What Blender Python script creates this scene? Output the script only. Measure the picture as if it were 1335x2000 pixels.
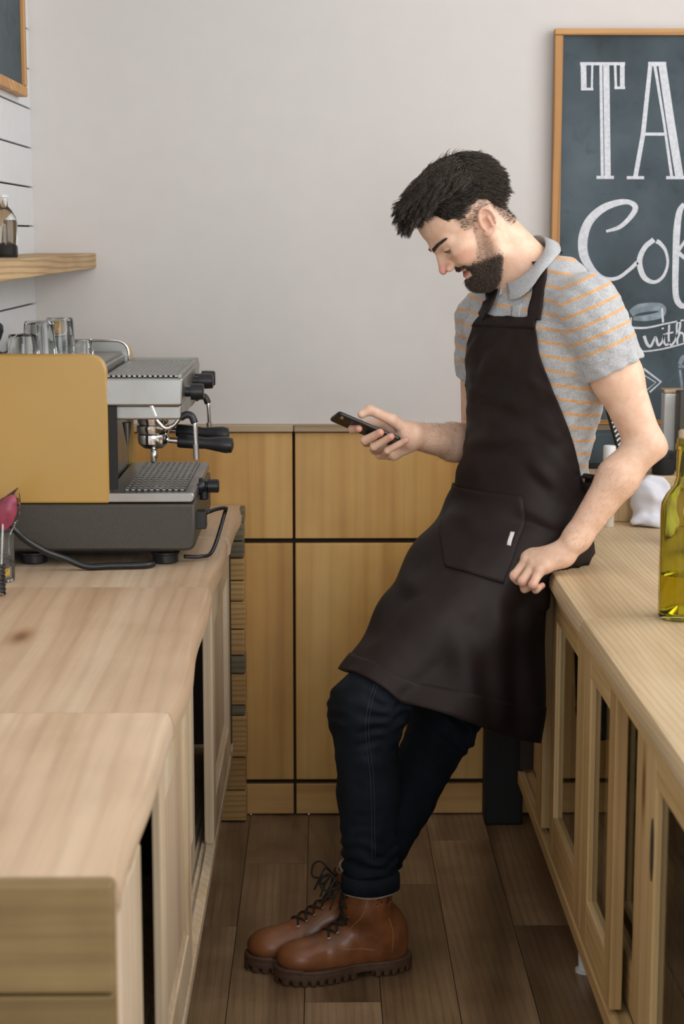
import bpy, math, random
import numpy as np
from mathutils import Vector, Matrix

for _o in list(bpy.data.objects):
    bpy.data.objects.remove(_o, do_unlink=True)
scene = bpy.context.scene
COL = scene.collection
random.seed(7)
RNG = np.random.default_rng(11)
R = math.radians

# ------------------------------------------------------------------ camera
FPX = 3500.0                       # focal length in pixels of the 1335 x 2000 frame
CAM_H = 1.55
PITCH = math.atan((1000 - 460) / FPX)
YAW = math.atan((667.5 - 629) / FPX * math.cos(PITCH))
cam_data = bpy.data.cameras.new('camera')
cam = bpy.data.objects.new('camera', cam_data)
COL.objects.link(cam)
cam.location = (0, 0, CAM_H)
cam.rotation_euler = (math.pi / 2 - PITCH, 0, -YAW)
cam_data.sensor_fit = 'VERTICAL'
cam_data.sensor_height = 36.0
cam_data.sensor_width = 36.0
cam_data.lens = FPX / 2000.0 * 36.0
cam_data.clip_start = 0.05
cam_data.dof.use_dof = True
cam_data.dof.focus_distance = 3.82
cam_data.dof.aperture_fstop = 5.6
scene.camera = cam

# ------------------------------------------------------------------ sky, window light, added fill, exposure
world = bpy.data.worlds.new('world')
scene.world = world
world.use_nodes = True
_bg = world.node_tree.nodes['Background']
_bg.inputs[0].default_value = (0.90, 0.95, 1.0, 1)
_bg.inputs[1].default_value = 0.50


def area(name, loc, rot, sx, sy, watts, col):
    l = bpy.data.lights.new(name, 'AREA')
    l.shape = 'RECTANGLE'
    l.size, l.size_y, l.energy, l.color = sx, sy, watts, col
    o = bpy.data.objects.new(name, l)
    o.location, o.rotation_euler = loc, rot
    COL.objects.link(o)
    return o


# daylight coming through the tall shop window in the right-hand wall; an added fill lamp stands at the open front
area('window_daylight_right', (1.87, 2.2, 2.3), (0, R(90), 0), 1.9, 3.6, 78, (1.0, 0.985, 0.97))
area('front_fill', (0.55, -1.6, 1.75), (R(86), 0, R(5)), 2.4, 1.8, 62, (0.93, 0.97, 1.0))
scene.view_settings.view_transform = 'Standard'
scene.view_settings.look = 'None'
scene.view_settings.exposure = -0.07
scene.view_settings.gamma = 1.0
scene.view_settings.use_curve_mapping = False

# ------------------------------------------------------------------ pixel + depth -> place
_fw = np.array([math.sin(YAW) * math.cos(PITCH), math.cos(YAW) * math.cos(PITCH), -math.sin(PITCH)])
_rt = np.array([math.cos(YAW), -math.sin(YAW), 0.0])
_up = np.cross(_rt, _fw)
_C = np.array([0, 0, CAM_H])


def at(px, py, Y):
    d = _fw * FPX + _rt * (px - 667.5) + _up * (1000 - py)
    return _C + d * Y / d[1]


def at_z(px, py, z):
    d = _fw * FPX + _rt * (px - 667.5) + _up * (1000 - py)
    return _C + d * (z - CAM_H) / d[2]


# ------------------------------------------------------------------ mesh builder
OFF = {}


class MB:
    """collects shapes given in world coordinates; build() links them as one mesh object"""

    def __init__(self):
        self.v, self.f = [], []

    def add(self, verts, faces):
        n = len(self.v)
        self.v += [tuple(map(float, p)) for p in verts]
        self.f += [tuple(i + n for i in q) for q in faces]
        return self

    def box(self, x0, x1, y0, y1, z0, z1):
        v = [(x, y, z) for z in (z0, z1) for y in (y0, y1) for x in (x0, x1)]
        return self.add(v, [(0, 2, 3, 1), (4, 5, 7, 6), (0, 1, 5, 4), (2, 6, 7, 3), (0, 4, 6, 2), (1, 3, 7, 5)])

    def obox(self, c, ax, ay, az):
        c = np.array(c, float)
        ax, ay, az = (np.array(q, float) for q in (ax, ay, az))
        v = [c + sx * ax + sy * ay + sz * az for sz in (-1, 1) for sy in (-1, 1) for sx in (-1, 1)]
        return self.add(v, [(0, 2, 3, 1), (4, 5, 7, 6), (0, 1, 5, 4), (2, 6, 7, 3), (0, 4, 6, 2), (1, 3, 7, 5)])

    def cyl(self, p0, p1, r0, r1=None, n=20, cap=True):
        r1 = r0 if r1 is None else r1
        p0, p1 = np.array(p0, float), np.array(p1, float)
        t = p1 - p0
        t /= np.linalg.norm(t)
        a = np.cross(t, (0, 0, 1) if abs(t[2]) < .9 else (1, 0, 0))
        a /= np.linalg.norm(a)
        b = np.cross(t, a)
        v = []
        for p, r in ((p0, r0), (p1, r1)):
            for i in range(n):
                w = 2 * math.pi * i / n
                v.append(p + r * (math.cos(w) * a + math.sin(w) * b))
        f = [(i, (i + 1) % n, n + (i + 1) % n, n + i) for i in range(n)]
        if cap:
            f += [tuple(range(n - 1, -1, -1)), tuple(range(n, 2 * n))]
        return self.add(v, f)

    def lathe(self, prof, c, axis=(0, 0, 1), n=28, flute=0.0, nf=0):
        """prof: (radius, height) pairs"""
        t = np.array(axis, float)
        t /= np.linalg.norm(t)
        a = np.cross(t, (0, 0, 1) if abs(t[2]) < .9 else (1, 0, 0))
        a /= np.linalg.norm(a)
        b = np.cross(t, a)
        c = np.array(c, float)
        v, f = [], []
        for k, (r, h) in enumerate(prof):
            for i in range(n):
                w = 2 * math.pi * i / n
                rr = r * (1 + flute * math.cos(nf * w)) if flute else r
                v.append(c + t * h + rr * (math.cos(w) * a + math.sin(w) * b))
        for k in range(len(prof) - 1):
            for i in range(n):
                j = (i + 1) % n
                f.append((k * n + i, k * n + j, (k + 1) * n + j, (k + 1) * n + i))
        if prof[0][0] > 1e-6:
            f.append(tuple(range(n - 1, -1, -1)))
        if prof[-1][0] > 1e-6:
            m = (len(prof) - 1) * n
            f.append(tuple(range(m, m + n)))
        return self.add(v, f)

    def tube(self, pts, r, n=10, closed=False, cap=True):
        pts = np.array(pts, float)
        m = len(pts)
        rs = np.full(m, r) if np.isscalar(r) else np.array(r, float)
        t = np.gradient(pts, axis=0)
        if closed:
            t = np.roll(pts, -1, 0) - np.roll(pts, 1, 0)
        t /= np.linalg.norm(t, axis=1)[:, None] + 1e-12
        a = np.cross(t[0], (0, 0, 1) if abs(t[0][2]) < .9 else (1, 0, 0))
        v, f = [], []
        for k in range(m):
            a = a - t[k] * (a @ t[k])
            a /= np.linalg.norm(a) + 1e-12
            b = np.cross(t[k], a)
            for i in range(n):
                w = 2 * math.pi * i / n
                v.append(pts[k] + rs[k] * (math.cos(w) * a + math.sin(w) * b))
        for k in range(m if closed else m - 1):
            k2 = (k + 1) % m
            for i in range(n):
                j = (i + 1) % n
                f.append((k * n + i, k * n + j, k2 * n + j, k2 * n + i))
        if cap and not closed:
            f += [tuple(range(n - 1, -1, -1)), tuple(range((m - 1) * n, m * n))]
        return self.add(v, f)

    def prism(self, poly, o, u, w, d):
        """poly of 2-D points in the plane o + x*u + y*w, pushed along d"""
        o, u, w, d = (np.array(q, float) for q in (o, u, w, d))
        n = len(poly)
        a = [o + x * u + y * w for x, y in poly]
        v = a + [p + d for p in a]
        f = [(i, (i + 1) % n, n + (i + 1) % n, n + i) for i in range(n)]
        f += [tuple(range(n - 1, -1, -1)), tuple(range(n, 2 * n))]
        return self.add(v, f)

    def grid(self, G):
        G = np.asarray(G)
        a, b = G.shape[:2]
        return self.add(G.reshape(-1, 3), [(i * b + j, i * b + j + 1, (i + 1) * b + j + 1, (i + 1) * b + j)
                                           for i in range(a - 1) for j in range(b - 1)])

    def build(self, name, mat, parent=None, smooth=None, bevel=0.0, seg=2, loc=None):
        off = np.array(OFF.get(parent.as_pointer() if parent else 0, (0, 0, 0)), float)
        if parent is None and loc is not None:
            off = np.array(loc, float)
        me = bpy.data.meshes.new(name)
        V = np.array(self.v, float) - off
        me.from_pydata(V.tolist(), [], self.f)
        me.update()
        return finish(name, me, mat, parent, off, smooth, bevel, seg)


def finish(name, me, mat, parent, off, smooth=None, bevel=0.0, seg=2):
    import bmesh
    bm = bmesh.new()
    bm.from_mesh(me)
    bmesh.ops.recalc_face_normals(bm, faces=bm.faces)
    bm.to_mesh(me)
    bm.free()
    if mat is not None:
        me.materials.append(mat)
    o = bpy.data.objects.new(name, me)
    COL.objects.link(o)
    if parent is not None:
        o.parent = parent
    else:
        o.location = off
    OFF[o.as_pointer()] = tuple(off)
    if smooth is not None:
        me.polygons.foreach_set('use_smooth', [True] * len(me.polygons))
        if smooth is not True:
            me.set_sharp_from_angle(angle=R(smooth))
    if bevel:
        m = o.modifiers.new('bevel', 'BEVEL')
        m.width, m.segments, m.limit_method, m.angle_limit = bevel, seg, 'ANGLE', R(40)
        m.harden_normals = False
    return o


def raw_mesh(name, V, F, mat, parent=None, smooth=True, loc=(0, 0, 0)):
    """fast path for big numpy meshes (quads)"""
    off = np.array(OFF.get(parent.as_pointer(), (0, 0, 0)) if parent else loc, float)
    me = bpy.data.meshes.new(name)
    V = (np.asarray(V, float) - off).astype(np.float32)
    F = np.asarray(F, np.int32)
    k = F.shape[1]
    me.vertices.add(len(V))
    me.vertices.foreach_set('co', V.ravel())
    me.loops.add(F.size)
    me.loops.foreach_set('vertex_index', F.ravel())
    me.polygons.add(len(F))
    me.polygons.foreach_set('loop_start', np.arange(0, F.size, k, dtype=np.int32))
    me.polygons.foreach_set('loop_total', np.full(len(F), k, np.int32))
    me.update(calc_edges=True)
    me.validate()
    if smooth:
        me.polygons.foreach_set('use_smooth', np.ones(len(me.polygons), bool))
    if mat is not None:
        me.materials.append(mat)
    o = bpy.data.objects.new(name, me)
    COL.objects.link(o)
    if parent is not None:
        o.parent = parent
    else:
        o.location = off
    OFF[o.as_pointer()] = tuple(off)
    return o


def thing(name, loc, label, cat, group=None):
    o = bpy.data.objects.new(name, None)
    o.empty_display_size = 0.05
    o.location = loc
    COL.objects.link(o)
    OFF[o.as_pointer()] = tuple(loc)
    return tag(o, label, cat, group)


def tag(o, label, cat, group=None):
    o['label'] = label
    o['category'] = cat
    if group:
        o['group'] = group
    return o


def struct(o, label=None):
    o['kind'] = 'structure'
    if label:
        o['label'] = label
    return o


def catmull(pts, n):
    """smooth curve through the points, n samples"""
    p = np.array(pts, float)
    p = np.vstack([2 * p[0] - p[1], p, 2 * p[-1] - p[-2]])
    m = len(p) - 3
    out = []
    for s in np.linspace(0, m, n):
        i = min(int(s), m - 1)
        t = s - i
        a, b, c, d = p[i], p[i + 1], p[i + 2], p[i + 3]
        out.append(.5 * ((2 * b) + (c - a) * t + (2 * a - 5 * b + 4 * c - d) * t * t + (3 * b - a - 3 * c + d) * t ** 3))
    return np.array(out)


# ------------------------------------------------------------------ materials
def srgb(r, g, b):
    return tuple((c / 12.92 if c <= .04045 else ((c + .055) / 1.055) ** 2.4) for c in (r / 255, g / 255, b / 255)) + (1.0,)


class NT:
    def __init__(self, name):
        self.m = bpy.data.materials.new(name)
        self.m.use_nodes = True
        self.t = self.m.node_tree
        self.b = self.t.nodes['Principled BSDF']

    def n(self, kind, **kw):
        nd = self.t.nodes.new(kind)
        for k, v in kw.items():
            if k.startswith('i_'):
                nd.inputs[k[2:].replace('_', ' ')].default_value = v
            elif k.startswith('x'):
                nd.inputs[int(k[1:])].default_value = v
            else:
                setattr(nd, k, v)
        return nd

    def l(self, a, b):
        self.t.links.new(a, b)

    def ramp(self, fac, stops, interp='LINEAR'):
        r = self.n('ShaderNodeValToRGB')
        e = r.color_ramp.elements
        r.color_ramp.interpolation = interp
        while len(e) < len(stops):
            e.new(.5)
        for q, (p, c) in zip(e, stops):
            q.position, q.color = p, c
        self.l(fac, r.inputs[0])
        return r.outputs[0]

    def mix(self, fac, a, b, mode='MIX'):
        x = self.n('ShaderNodeMix', data_type='RGBA', blend_type=mode)
        for s, val in ((x.inputs[0], fac), (x.inputs[6], a), (x.inputs[7], b)):
            if isinstance(val, (int, float, tuple)):
                s.default_value = val
            else:
                self.l(val, s)
        return x.outputs[2]

    def math(self, op, a, b=0.0):
        x = self.n('ShaderNodeMath', operation=op)
        for s, val in ((x.inputs[0], a), (x.inputs[1], b)):
            if isinstance(val, (int, float)):
                s.default_value = val
            else:
                self.l(val, s)
        return x.outputs[0]

    def coords(self, scale=(1, 1, 1), rnd=True):
        c = self.n('ShaderNodeTexCoord')
        vec = c.outputs['Object']
        if rnd:
            oi = self.n('ShaderNodeObjectInfo')
            mul = self.n('ShaderNodeVectorMath', operation='SCALE')
            mul.inputs[0].default_value = (13.7, 7.3, 19.1)
            self.l(oi.outputs['Random'], mul.inputs['Scale'])
            ad = self.n('ShaderNodeVectorMath', operation='ADD')
            self.l(vec, ad.inputs[0])
            self.l(mul.outputs[0], ad.inputs[1])
            vec = ad.outputs[0]
        mp = self.n('ShaderNodeMapping')
        mp.inputs['Scale'].default_value = scale
        self.l(vec, mp.inputs[0])
        return mp.outputs[0]

    def noise(self, vec, scale=5, detail=4, rough=.5, dist=0.0):
        x = self.n('ShaderNodeTexNoise')
        x.inputs['Scale'].default_value = scale
        x.inputs['Detail'].default_value = detail
        x.inputs['Roughness'].default_value = rough
        x.inputs['Distortion'].default_value = dist
        self.l(vec, x.inputs['Vector'])
        return x.outputs['Fac']

    def bump(self, h, strength=.3, dist=.002):
        x = self.n('ShaderNodeBump')
        x.inputs['Strength'].default_value = strength
        x.inputs['Distance'].default_value = dist
        self.l(h, x.inputs['Height'])
        self.l(x.outputs[0], self.b.inputs['Normal'])

    def col(self, c):
        if isinstance(c, tuple):
            self.b.inputs['Base Color'].default_value = c
        else:
            self.l(c, self.b.inputs['Base Color'])

    def set(self, **kw):
        names = dict(rough='Roughness', metal='Metallic', spec='Specular IOR Level', trans='Transmission Weight',
                     ior='IOR', alpha='Alpha', coat='Coat Weight', sheen='Sheen Weight', sss='Subsurface Weight')
        for k, v in kw.items():
            self.b.inputs[names[k]].default_value = v
        return self


def plain(name, c, rough=.5, metal=0.0, speck=.08, scale=60, bump=0.0, **kw):
    """a plain colour with slight grain"""
    t = NT(name)
    v = t.coords((1, 1, 1))
    n = t.noise(v, scale, 3)
    lo = tuple(max(0, q * (1 - speck)) for q in c[:3]) + (1,)
    hi = tuple(min(1, q * (1 + speck)) for q in c[:3]) + (1,)
    t.col(t.ramp(n, [(.3, lo), (.7, hi)]))
    t.set(rough=rough, metal=metal, **kw)
    if bump:
        t.bump(n, bump, .001)
    return t.m


def wood(name, dark, mid, light, axis='Y',  rough=.5, rings=1.0, blotch=.5, grain=1.0, coat=0.0, knots=False, contrast=1.0, tilt=1.0):
    """boards with the grain running along an axis; dark / mid / light are the timber's own colours"""
    t = NT(name)
    s = {'X': (.55, 6, 6), 'Y': (6, .55, 6), 'Z': (6, 6, .55)}[axis]
    v = t.coords(s)
    big = t.noise(v, .9, 3, .55, .6)
    # growth rings round a slightly tilted heart line: long cathedral arches on the faces
    sq = {'X': (.10, 1, 1), 'Y': (1, .10, 1), 'Z': (1, 1, .10)}[axis]
    vr = t.coords(sq)
    mp = t.n('ShaderNodeMapping')
    mp.inputs['Rotation'].default_value = [q * tilt for q in {'X': (.0, .30, .22), 'Y': (.30, .0, .22), 'Z': (.30, .22, .0)}[axis]]
    mp.inputs['Location'].default_value = (.13, .07, .05)
    t.l(vr, mp.inputs[0])
    w = t.n('ShaderNodeTexWave', wave_type='RINGS', rings_direction=axis)
    w.inputs['Scale'].default_value = 20 * rings
    w.inputs['Distortion'].default_value = 7
    w.inputs['Detail'].default_value = 2
    w.inputs['Detail Scale'].default_value = .45
    w.inputs['Detail Roughness'].default_value = .5
    t.l(mp.outputs[0], w.inputs['Vector'])
    fine_s = {'X': (2, 90, 90), 'Y': (90, 2, 90), 'Z': (90, 90, 2)}[axis]
    vf = t.coords(fine_s)
    fine = t.noise(vf, 1.6, 4, .6)
    c = t.ramp(big, [(.28, dark), (.5, mid), (.72, light)])
    wr = t.ramp(w.outputs['Fac'], [(0, (.58, .50, .43, 1)), (.30, (.90, .88, .86, 1)), (.7, (1, 1, 1, 1))])
    c = t.mix(.75 * contrast, c, wr, 'MULTIPLY')
    fr = t.ramp(fine, [(.3, (.72, .68, .64, 1)), (.6, (1, 1, 1, 1))])
    c = t.mix(.55 * grain, c, fr, 'MULTIPLY')
    vb = t.coords((1, 1, 1))
    bl = t.noise(vb, 4.5, 4, .6)
    br = t.ramp(bl, [(.35, (.74, .7, .66, 1)), (.6, (1, 1, 1, 1))])
    c = t.mix(blotch, c, br, 'MULTIPLY')
    if knots:
        vo = t.n('ShaderNodeTexVoronoi')
        vo.inputs['Scale'].default_value = .8
        t.l(t.coords({'X': (1.6, 5, 5), 'Y': (5, 1.6, 5), 'Z': (5, 5, 1.6)}[axis]), vo.inputs['Vector'])
        kr = t.ramp(vo.outputs['Distance'], [(.03, (.33, .2, .12, 1)), (.075, (.8, .7, .6, 1)), (.12, (1, 1, 1, 1))])
        c = t.mix(.9, c, kr, 'MULTIPLY')
    oi = t.n('ShaderNodeObjectInfo')
    orr = t.ramp(oi.outputs['Random'], [(0, (.84, .82, .80, 1)), (1, (1.0, 1.0, 1.0, 1))])
    c = t.mix(.8, c, orr, 'MULTIPLY')
    t.col(c)
    t.set(rough=rough, coat=coat)
    t.bump(fine, .22, .0012)
    return t.m


def steel(name, c=(.36, .352, .335, 1), rough=.34):
    t = NT(name)
    v = t.coords((4, 4, 160))
    n = t.noise(v, 3, 3)
    t.col(c)
    t.set(metal=1.0)
    vr = t.coords((1, 1, 1))
    sm = t.noise(vr, 9, 5, .6)
    r = t.n('ShaderNodeMapRange')
    r.inputs['From Min'].default_value, r.inputs['From Max'].default_value = .3, .7
    r.inputs['To Min'].default_value, r.inputs['To Max'].default_value = rough * .75, rough * 1.5
    t.l(sm, r.inputs['Value'])
    t.l(r.outputs[0], t.b.inputs['Roughness'])
    t.bump(n, .05, .0005)
    return t.m


def glass(name, c=(1, 1, 1, 1), rough=.02, ior=1.45):
    t = NT(name)
    t.col(c)
    t.set(rough=rough, trans=1.0, ior=ior)
    return t.m


M = {}
M['plaster'] = plain('plaster', srgb(208, 203, 199), .85, speck=.012, scale=16, bump=.2)
M['shiplap'] = plain('shiplap_paint', srgb(214, 216, 218), .6, speck=.02, scale=20)
M['dark_gap'] = plain('dark_gap', srgb(38, 32, 26), .9)
M['panel'] = wood('panel_wood', srgb(186, 138, 70), srgb(213, 165, 92), srgb(226, 184, 112), 'Z', .45, .45, .4, .35, .15, contrast=.25)
M['panel_x'] = wood('panel_wood_x', srgb(182, 136, 74), srgb(208, 162, 94), srgb(222, 180, 112), 'X', .45, .45, .4, .35, .15, contrast=.25)
M['ledge'] = wood('ledge_wood', srgb(176, 150, 118), srgb(190, 166, 134), srgb(200, 178, 148), 'X', .5, .5, .3, .4)
M['floor'] = wood('floor_wood', srgb(96, 76, 54), srgb(150, 124, 94), srgb(194, 166, 132), 'Y', .38, 1.4, 1.0, 1.2, contrast=.5, tilt=1.8)
M['top_l'] = wood('worktop_pine', srgb(182, 148, 116), srgb(206, 178, 148), srgb(219, 198, 172), 'Y', .5, .7, .35, .5, knots=True, contrast=.32)
M['top_r'] = wood('worktop_ash', srgb(186, 158, 120), srgb(210, 185, 146), srgb(220, 198, 162), 'Y', .5, 2.0, .22, .6, contrast=.45, tilt=2.0)
M['end'] = wood('end_boards', srgb(98, 78, 46), srgb(134, 110, 66), srgb(156, 132, 86), 'X', .65, .6, .9, .7, contrast=.35)
M['door_l'] = wood('pale_pine', srgb(196, 170, 134), srgb(216, 194, 162), srgb(226, 208, 182), 'Z', .55, .8, .25, .5, knots=True, contrast=.35)
M['door_lp'] = wood('pale_pine_panel', srgb(198, 170, 140), srgb(216, 192, 162), srgb(226, 208, 182), 'Z', .55, .9, .25, .6, contrast=.4)
M['door_r'] = wood('golden_pine', srgb(184, 148, 96), srgb(208, 174, 120), srgb(220, 190, 140), 'Z', .5, .8, .25, .5, knots=True, contrast=.4)
M['door_ry'] = wood('golden_pine_rail', srgb(184, 148, 96), srgb(208, 174, 120), srgb(220, 190, 140), 'Y', .5, .8, .25, .5, contrast=.5)
M['timber'] = wood('stacked_timber', srgb(150, 112, 62), srgb(186, 146, 88), srgb(200, 164, 104), 'X', .65, 1.2, .4, .8)
M['timber_grey'] = wood('weathered_timber', srgb(96, 88, 70), srgb(128, 118, 94), srgb(148, 136, 108), 'X', .7, 1.2, .6, .9)
M['shelf'] = wood('shelf_pine', srgb(164, 134, 92), srgb(192, 162, 118), srgb(206, 180, 138), 'Y', .6, 1.5, .4, .8, knots=True)
M['frame'] = wood('frame_wood', srgb(176, 122, 62), srgb(198, 146, 84), srgb(212, 164, 102), 'Z', .5, .8, .3, .4)
M['frame_x'] = wood('frame_wood_x', srgb(176, 122, 62), srgb(198, 146, 84), srgb(212, 164, 102), 'X', .5, .8, .3, .4)
M['black'] = plain('black_plastic', srgb(24, 25, 27), .35, speck=.1)
M['black_m'] = plain('black_matt', srgb(20, 20, 21), .7)
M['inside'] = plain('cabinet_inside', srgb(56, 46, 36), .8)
M['steel'] = steel('brushed_steel')
M['chrome'] = steel('chrome', (.78, .77, .76, 1), .1)
M['alu'] = steel('aluminium_track', (.72, .72, .71, 1), .35)
M['yellow'] = plain('mustard_enamel', srgb(182, 144, 74), .32, speck=.03, scale=5, coat=.3)
M['base'] = plain('brown_grey_enamel', srgb(62, 57, 48), .45, speck=.12, scale=180)
M['glass'] = glass('clear_glass', (.97, .99, .98, 1))
M['pane'] = glass('door_glass', (.80, .82, .78, 1), .01, 1.2)
M['green_glass'] = glass('green_bottle_glass', (.70, .68, .20, 1), .02, 1.35)
M['white'] = plain('white_paint', srgb(226, 226, 226), .5, speck=.02)
M['cream'] = plain('cream_card', srgb(206, 196, 184), .7, speck=.03)
M['chalk'] = plain('chalk', srgb(206, 208, 214), .95, speck=.12, scale=140)
M['chalk_dim'] = plain('chalk_smear', srgb(132, 146, 154), .95, speck=.25, scale=60)


def _slate():
    t = NT('chalkboard_slate')
    v = t.coords((1, 1, 1))
    n = t.noise(v, 3.2, 5, .6)
    c = t.ramp(n, [(.3, srgb(46, 57, 62)), (.52, srgb(66, 79, 86)), (.75, srgb(86, 99, 106))])
    n2 = t.noise(v, 14, 3, .6)
    c = t.mix(.55, c, t.ramp(n2, [(.28, (.45, .48, .48, 1)), (.42, (1, 1, 1, 1))]), 'MULTIPLY')
    t.col(c)
    t.set(rough=.75)
    return t.m


M['slate'] = _slate()
# ------------------------------------------------------------------ the room
YB = 4.69          # back wall
XL = -0.744        # left wall
XR = 1.9           # right wall with the shop window
ZC = 3.4
YF = -1.7

fl = struct(MB().box(XL, XR, YF, YB, -.05, -.006).build('floor', M['dark_gap']), 'dark worn wooden plank floor of the aisle')
pw = .157
x = -.196 - 4 * pw
col_i = 0
while x < XR - .02:
    off = [0.0, .55, .23, .81, .4][col_i % 5]
    y = YB - off
    ys = [YB] + [y - k * 1.22 for k in range(0 if off else 1, 7)]
    ys = [q for q in ys if q > YF] + [YF]
    xa, xb = max(x, XL) + .0009, min(x + pw, XR) - .0009
    if xb > xa + .01:
        for a, b in zip(ys[:-1], ys[1:]):
            if a - b > .02:
                MB().box(xa, xb, b + .0009, a - .0009, -.006, 0).build('plank', M['floor'], fl)
    x += pw
    col_i += 1

ce = struct(MB().box(XL, XR, YF, YB, ZC, ZC + .05).build('ceiling', M['white']))
wb = struct(MB().box(XL - .1, XR, YB, YB + .1, 0, ZC).build('wall_back', M['plaster']),
            'pale plaster wall above wooden panels')
# wooden panelling of the back wall: dark backing, separate panels, pale ledge
MB().box(XL, XR, YB - .006, YB, 0, 1.043).build('panel_backing', M['dark_gap'], wb)
cols = [(XL + .003, -.0795), (-.0725, .663), (.670, 1.40), (1.407, 1.89)]
for a, b in cols:
    for (z0, z1, mt) in ((.004, .087, 'panel_x'), (.1, .746, 'panel'), (.759, 1.040, 'panel')):
        MB().box(a, b, YB - .022, YB - .004, z0, z1).build('panel', M[mt], wb, bevel=.002)
for a, b in ((XL, -.0775), (-.0745, 1.0), (1.003, XR)):
    MB().box(a, b, YB - .034, YB, 1.043, 1.061).build('ledge', M['ledge'], wb, bevel=.002)

wl = struct(MB().box(XL - .1, XL - .012, YF, YB, 0, ZC).build('wall_left', M['dark_gap']),
            'white shiplap board wall on the left')
z = 1.572 - 8 * .0985
while z < ZC:
    MB().box(XL - .012, XL, YF, YB, max(z + .0035, 0), min(z + .0985 - .0005, ZC)).build('shiplap_board', M['shiplap'], wl, bevel=.0015)
    z += .0985
MB().box(XL - .012, XL, YF, YB, 0, 1.572 - 8 * .0985).build('lower_board', M['shiplap'], wl)

# right wall: a wide shop window with mullions between y .4 and 4.0
wr = struct(MB().box(XR, XR + .12, YF, YB, 0, 1.15).box(XR, XR + .12, YF, YB, 3.25, ZC).box(XR, XR + .12, YF, .35, 1.15, 3.25)
            .box(XR, XR + .12, 4.05, YB, 1.15, 3.25).build('wall_right', M['plaster']))
wn = struct(MB().box(XR + .03, XR + .09, .35, .42, 1.15, 3.25).box(XR + .03, XR + .09, 3.98, 4.05, 1.15, 3.25)
            .box(XR + .03, XR + .09, .35, 4.05, 1.15, 1.21).box(XR + .03, XR + .09, .35, 4.05, 3.19, 3.25).build('window_1', M['white'], bevel=.004))

# ------------------------------------------------------------------ left counter
# worktop slab with a slightly wavy live front edge
ZT = .85


def slab(name, mat, x_edge, x_back, y0, y1, th, wave, label, parent=None, dz0=0.0):
    ys = np.linspace(y0, y1, 40)
    prof = [(-.0, -.000), (-.000, -.008), (.004, -.022), (.003, -th + .006), (-.002, -th)]
    rows = []
    sgn = 1 if x_edge > x_back else -1
    for yy in ys:
        e = x_edge + wave(yy)
        row = [(x_back, yy, ZT), ((x_back + 3 * e) / 4, yy, ZT), (e - sgn * .010, yy, ZT), (e - sgn * .003, yy, ZT - .002)]
        row += [(e + sgn * dx, yy, ZT + dz) for dx, dz in prof[1:]]
        row += [(x_back, yy, ZT - th)]
        rows.append(row)
    mb = MB().grid(rows)
    n = len(rows[0])
    mb.f.append(tuple(range(n)))
    mb.f.append(tuple(range(len(mb.v) - n, len(mb.v)))[::-1])
    mb.v = [(p[0], p[1], p[2] + (dz0 if p[2] > ZT - .01 else 0)) for p in mb.v]
    return mb.build(name, mat, parent, smooth=35)


def wv(yy):
    return .004 * math.sin(yy * 5.1) + .003 * math.sin(yy * 11.3 + 1) + (.012 if yy > 4.45 else 0) * (yy - 4.45) / .2


lw = thing('worktop', (-.48, 3.2, ZT - .046), 'pale pine worktop of butted boards carrying the coffee machine', 'worktop')
jy_ = [1.8995, at_z(160, 1392, ZT)[1], at_z(160, 1147, ZT)[1], at_z(430, 1049, ZT)[1], YB - .036]
for k in range(4):
    sh = [0.0, .002, -.003, .005][k]
    slab('board', M['top_l'], -.226 + sh, XL + .002, jy_[k] + .0006, jy_[k + 1] - .0006, .046, wv, None, lw, [0, .0, -.0008, .0006][k])

# near end closed by wide horizontal boards
ep = thing('end_panel', (-.49, 1.88, .0), 'weathered horizontal boards closing the near end of the left counter', 'panel')
for k, (z0, z1) in enumerate(((.2, .335), (.338, .47), (.473, .60), (.603, .722), (.725, .849))):
    MB().box(XL + .004, -.2305, 1.871, 1.899, z0, z1).build('board', M['end'], ep, bevel=.003)

cb = thing('counter_cabinet', (-.49, 3.2, .2), 'pale pine cabinet with sliding panel doors below the left worktop', 'cabinet')
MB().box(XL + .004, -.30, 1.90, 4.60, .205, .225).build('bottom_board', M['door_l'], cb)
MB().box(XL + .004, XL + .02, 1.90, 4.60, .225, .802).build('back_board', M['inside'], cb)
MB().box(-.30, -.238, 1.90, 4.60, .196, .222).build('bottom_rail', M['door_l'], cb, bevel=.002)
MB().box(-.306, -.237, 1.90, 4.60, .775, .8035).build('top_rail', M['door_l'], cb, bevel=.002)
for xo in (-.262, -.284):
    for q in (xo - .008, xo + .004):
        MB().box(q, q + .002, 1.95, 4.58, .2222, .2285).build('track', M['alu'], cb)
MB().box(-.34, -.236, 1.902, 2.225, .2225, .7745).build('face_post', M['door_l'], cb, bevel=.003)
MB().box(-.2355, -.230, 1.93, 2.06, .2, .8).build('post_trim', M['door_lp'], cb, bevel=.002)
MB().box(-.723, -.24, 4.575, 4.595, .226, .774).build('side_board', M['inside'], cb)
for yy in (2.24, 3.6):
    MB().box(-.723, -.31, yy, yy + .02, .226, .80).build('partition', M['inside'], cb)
for xx in (-.68, -.36):
    for yy in (2.0, 3.25, 4.5):
        MB().cyl((xx, yy, 0), (xx, yy, .204), .017).build('leg', M['white'], cb, smooth=40)


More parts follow.
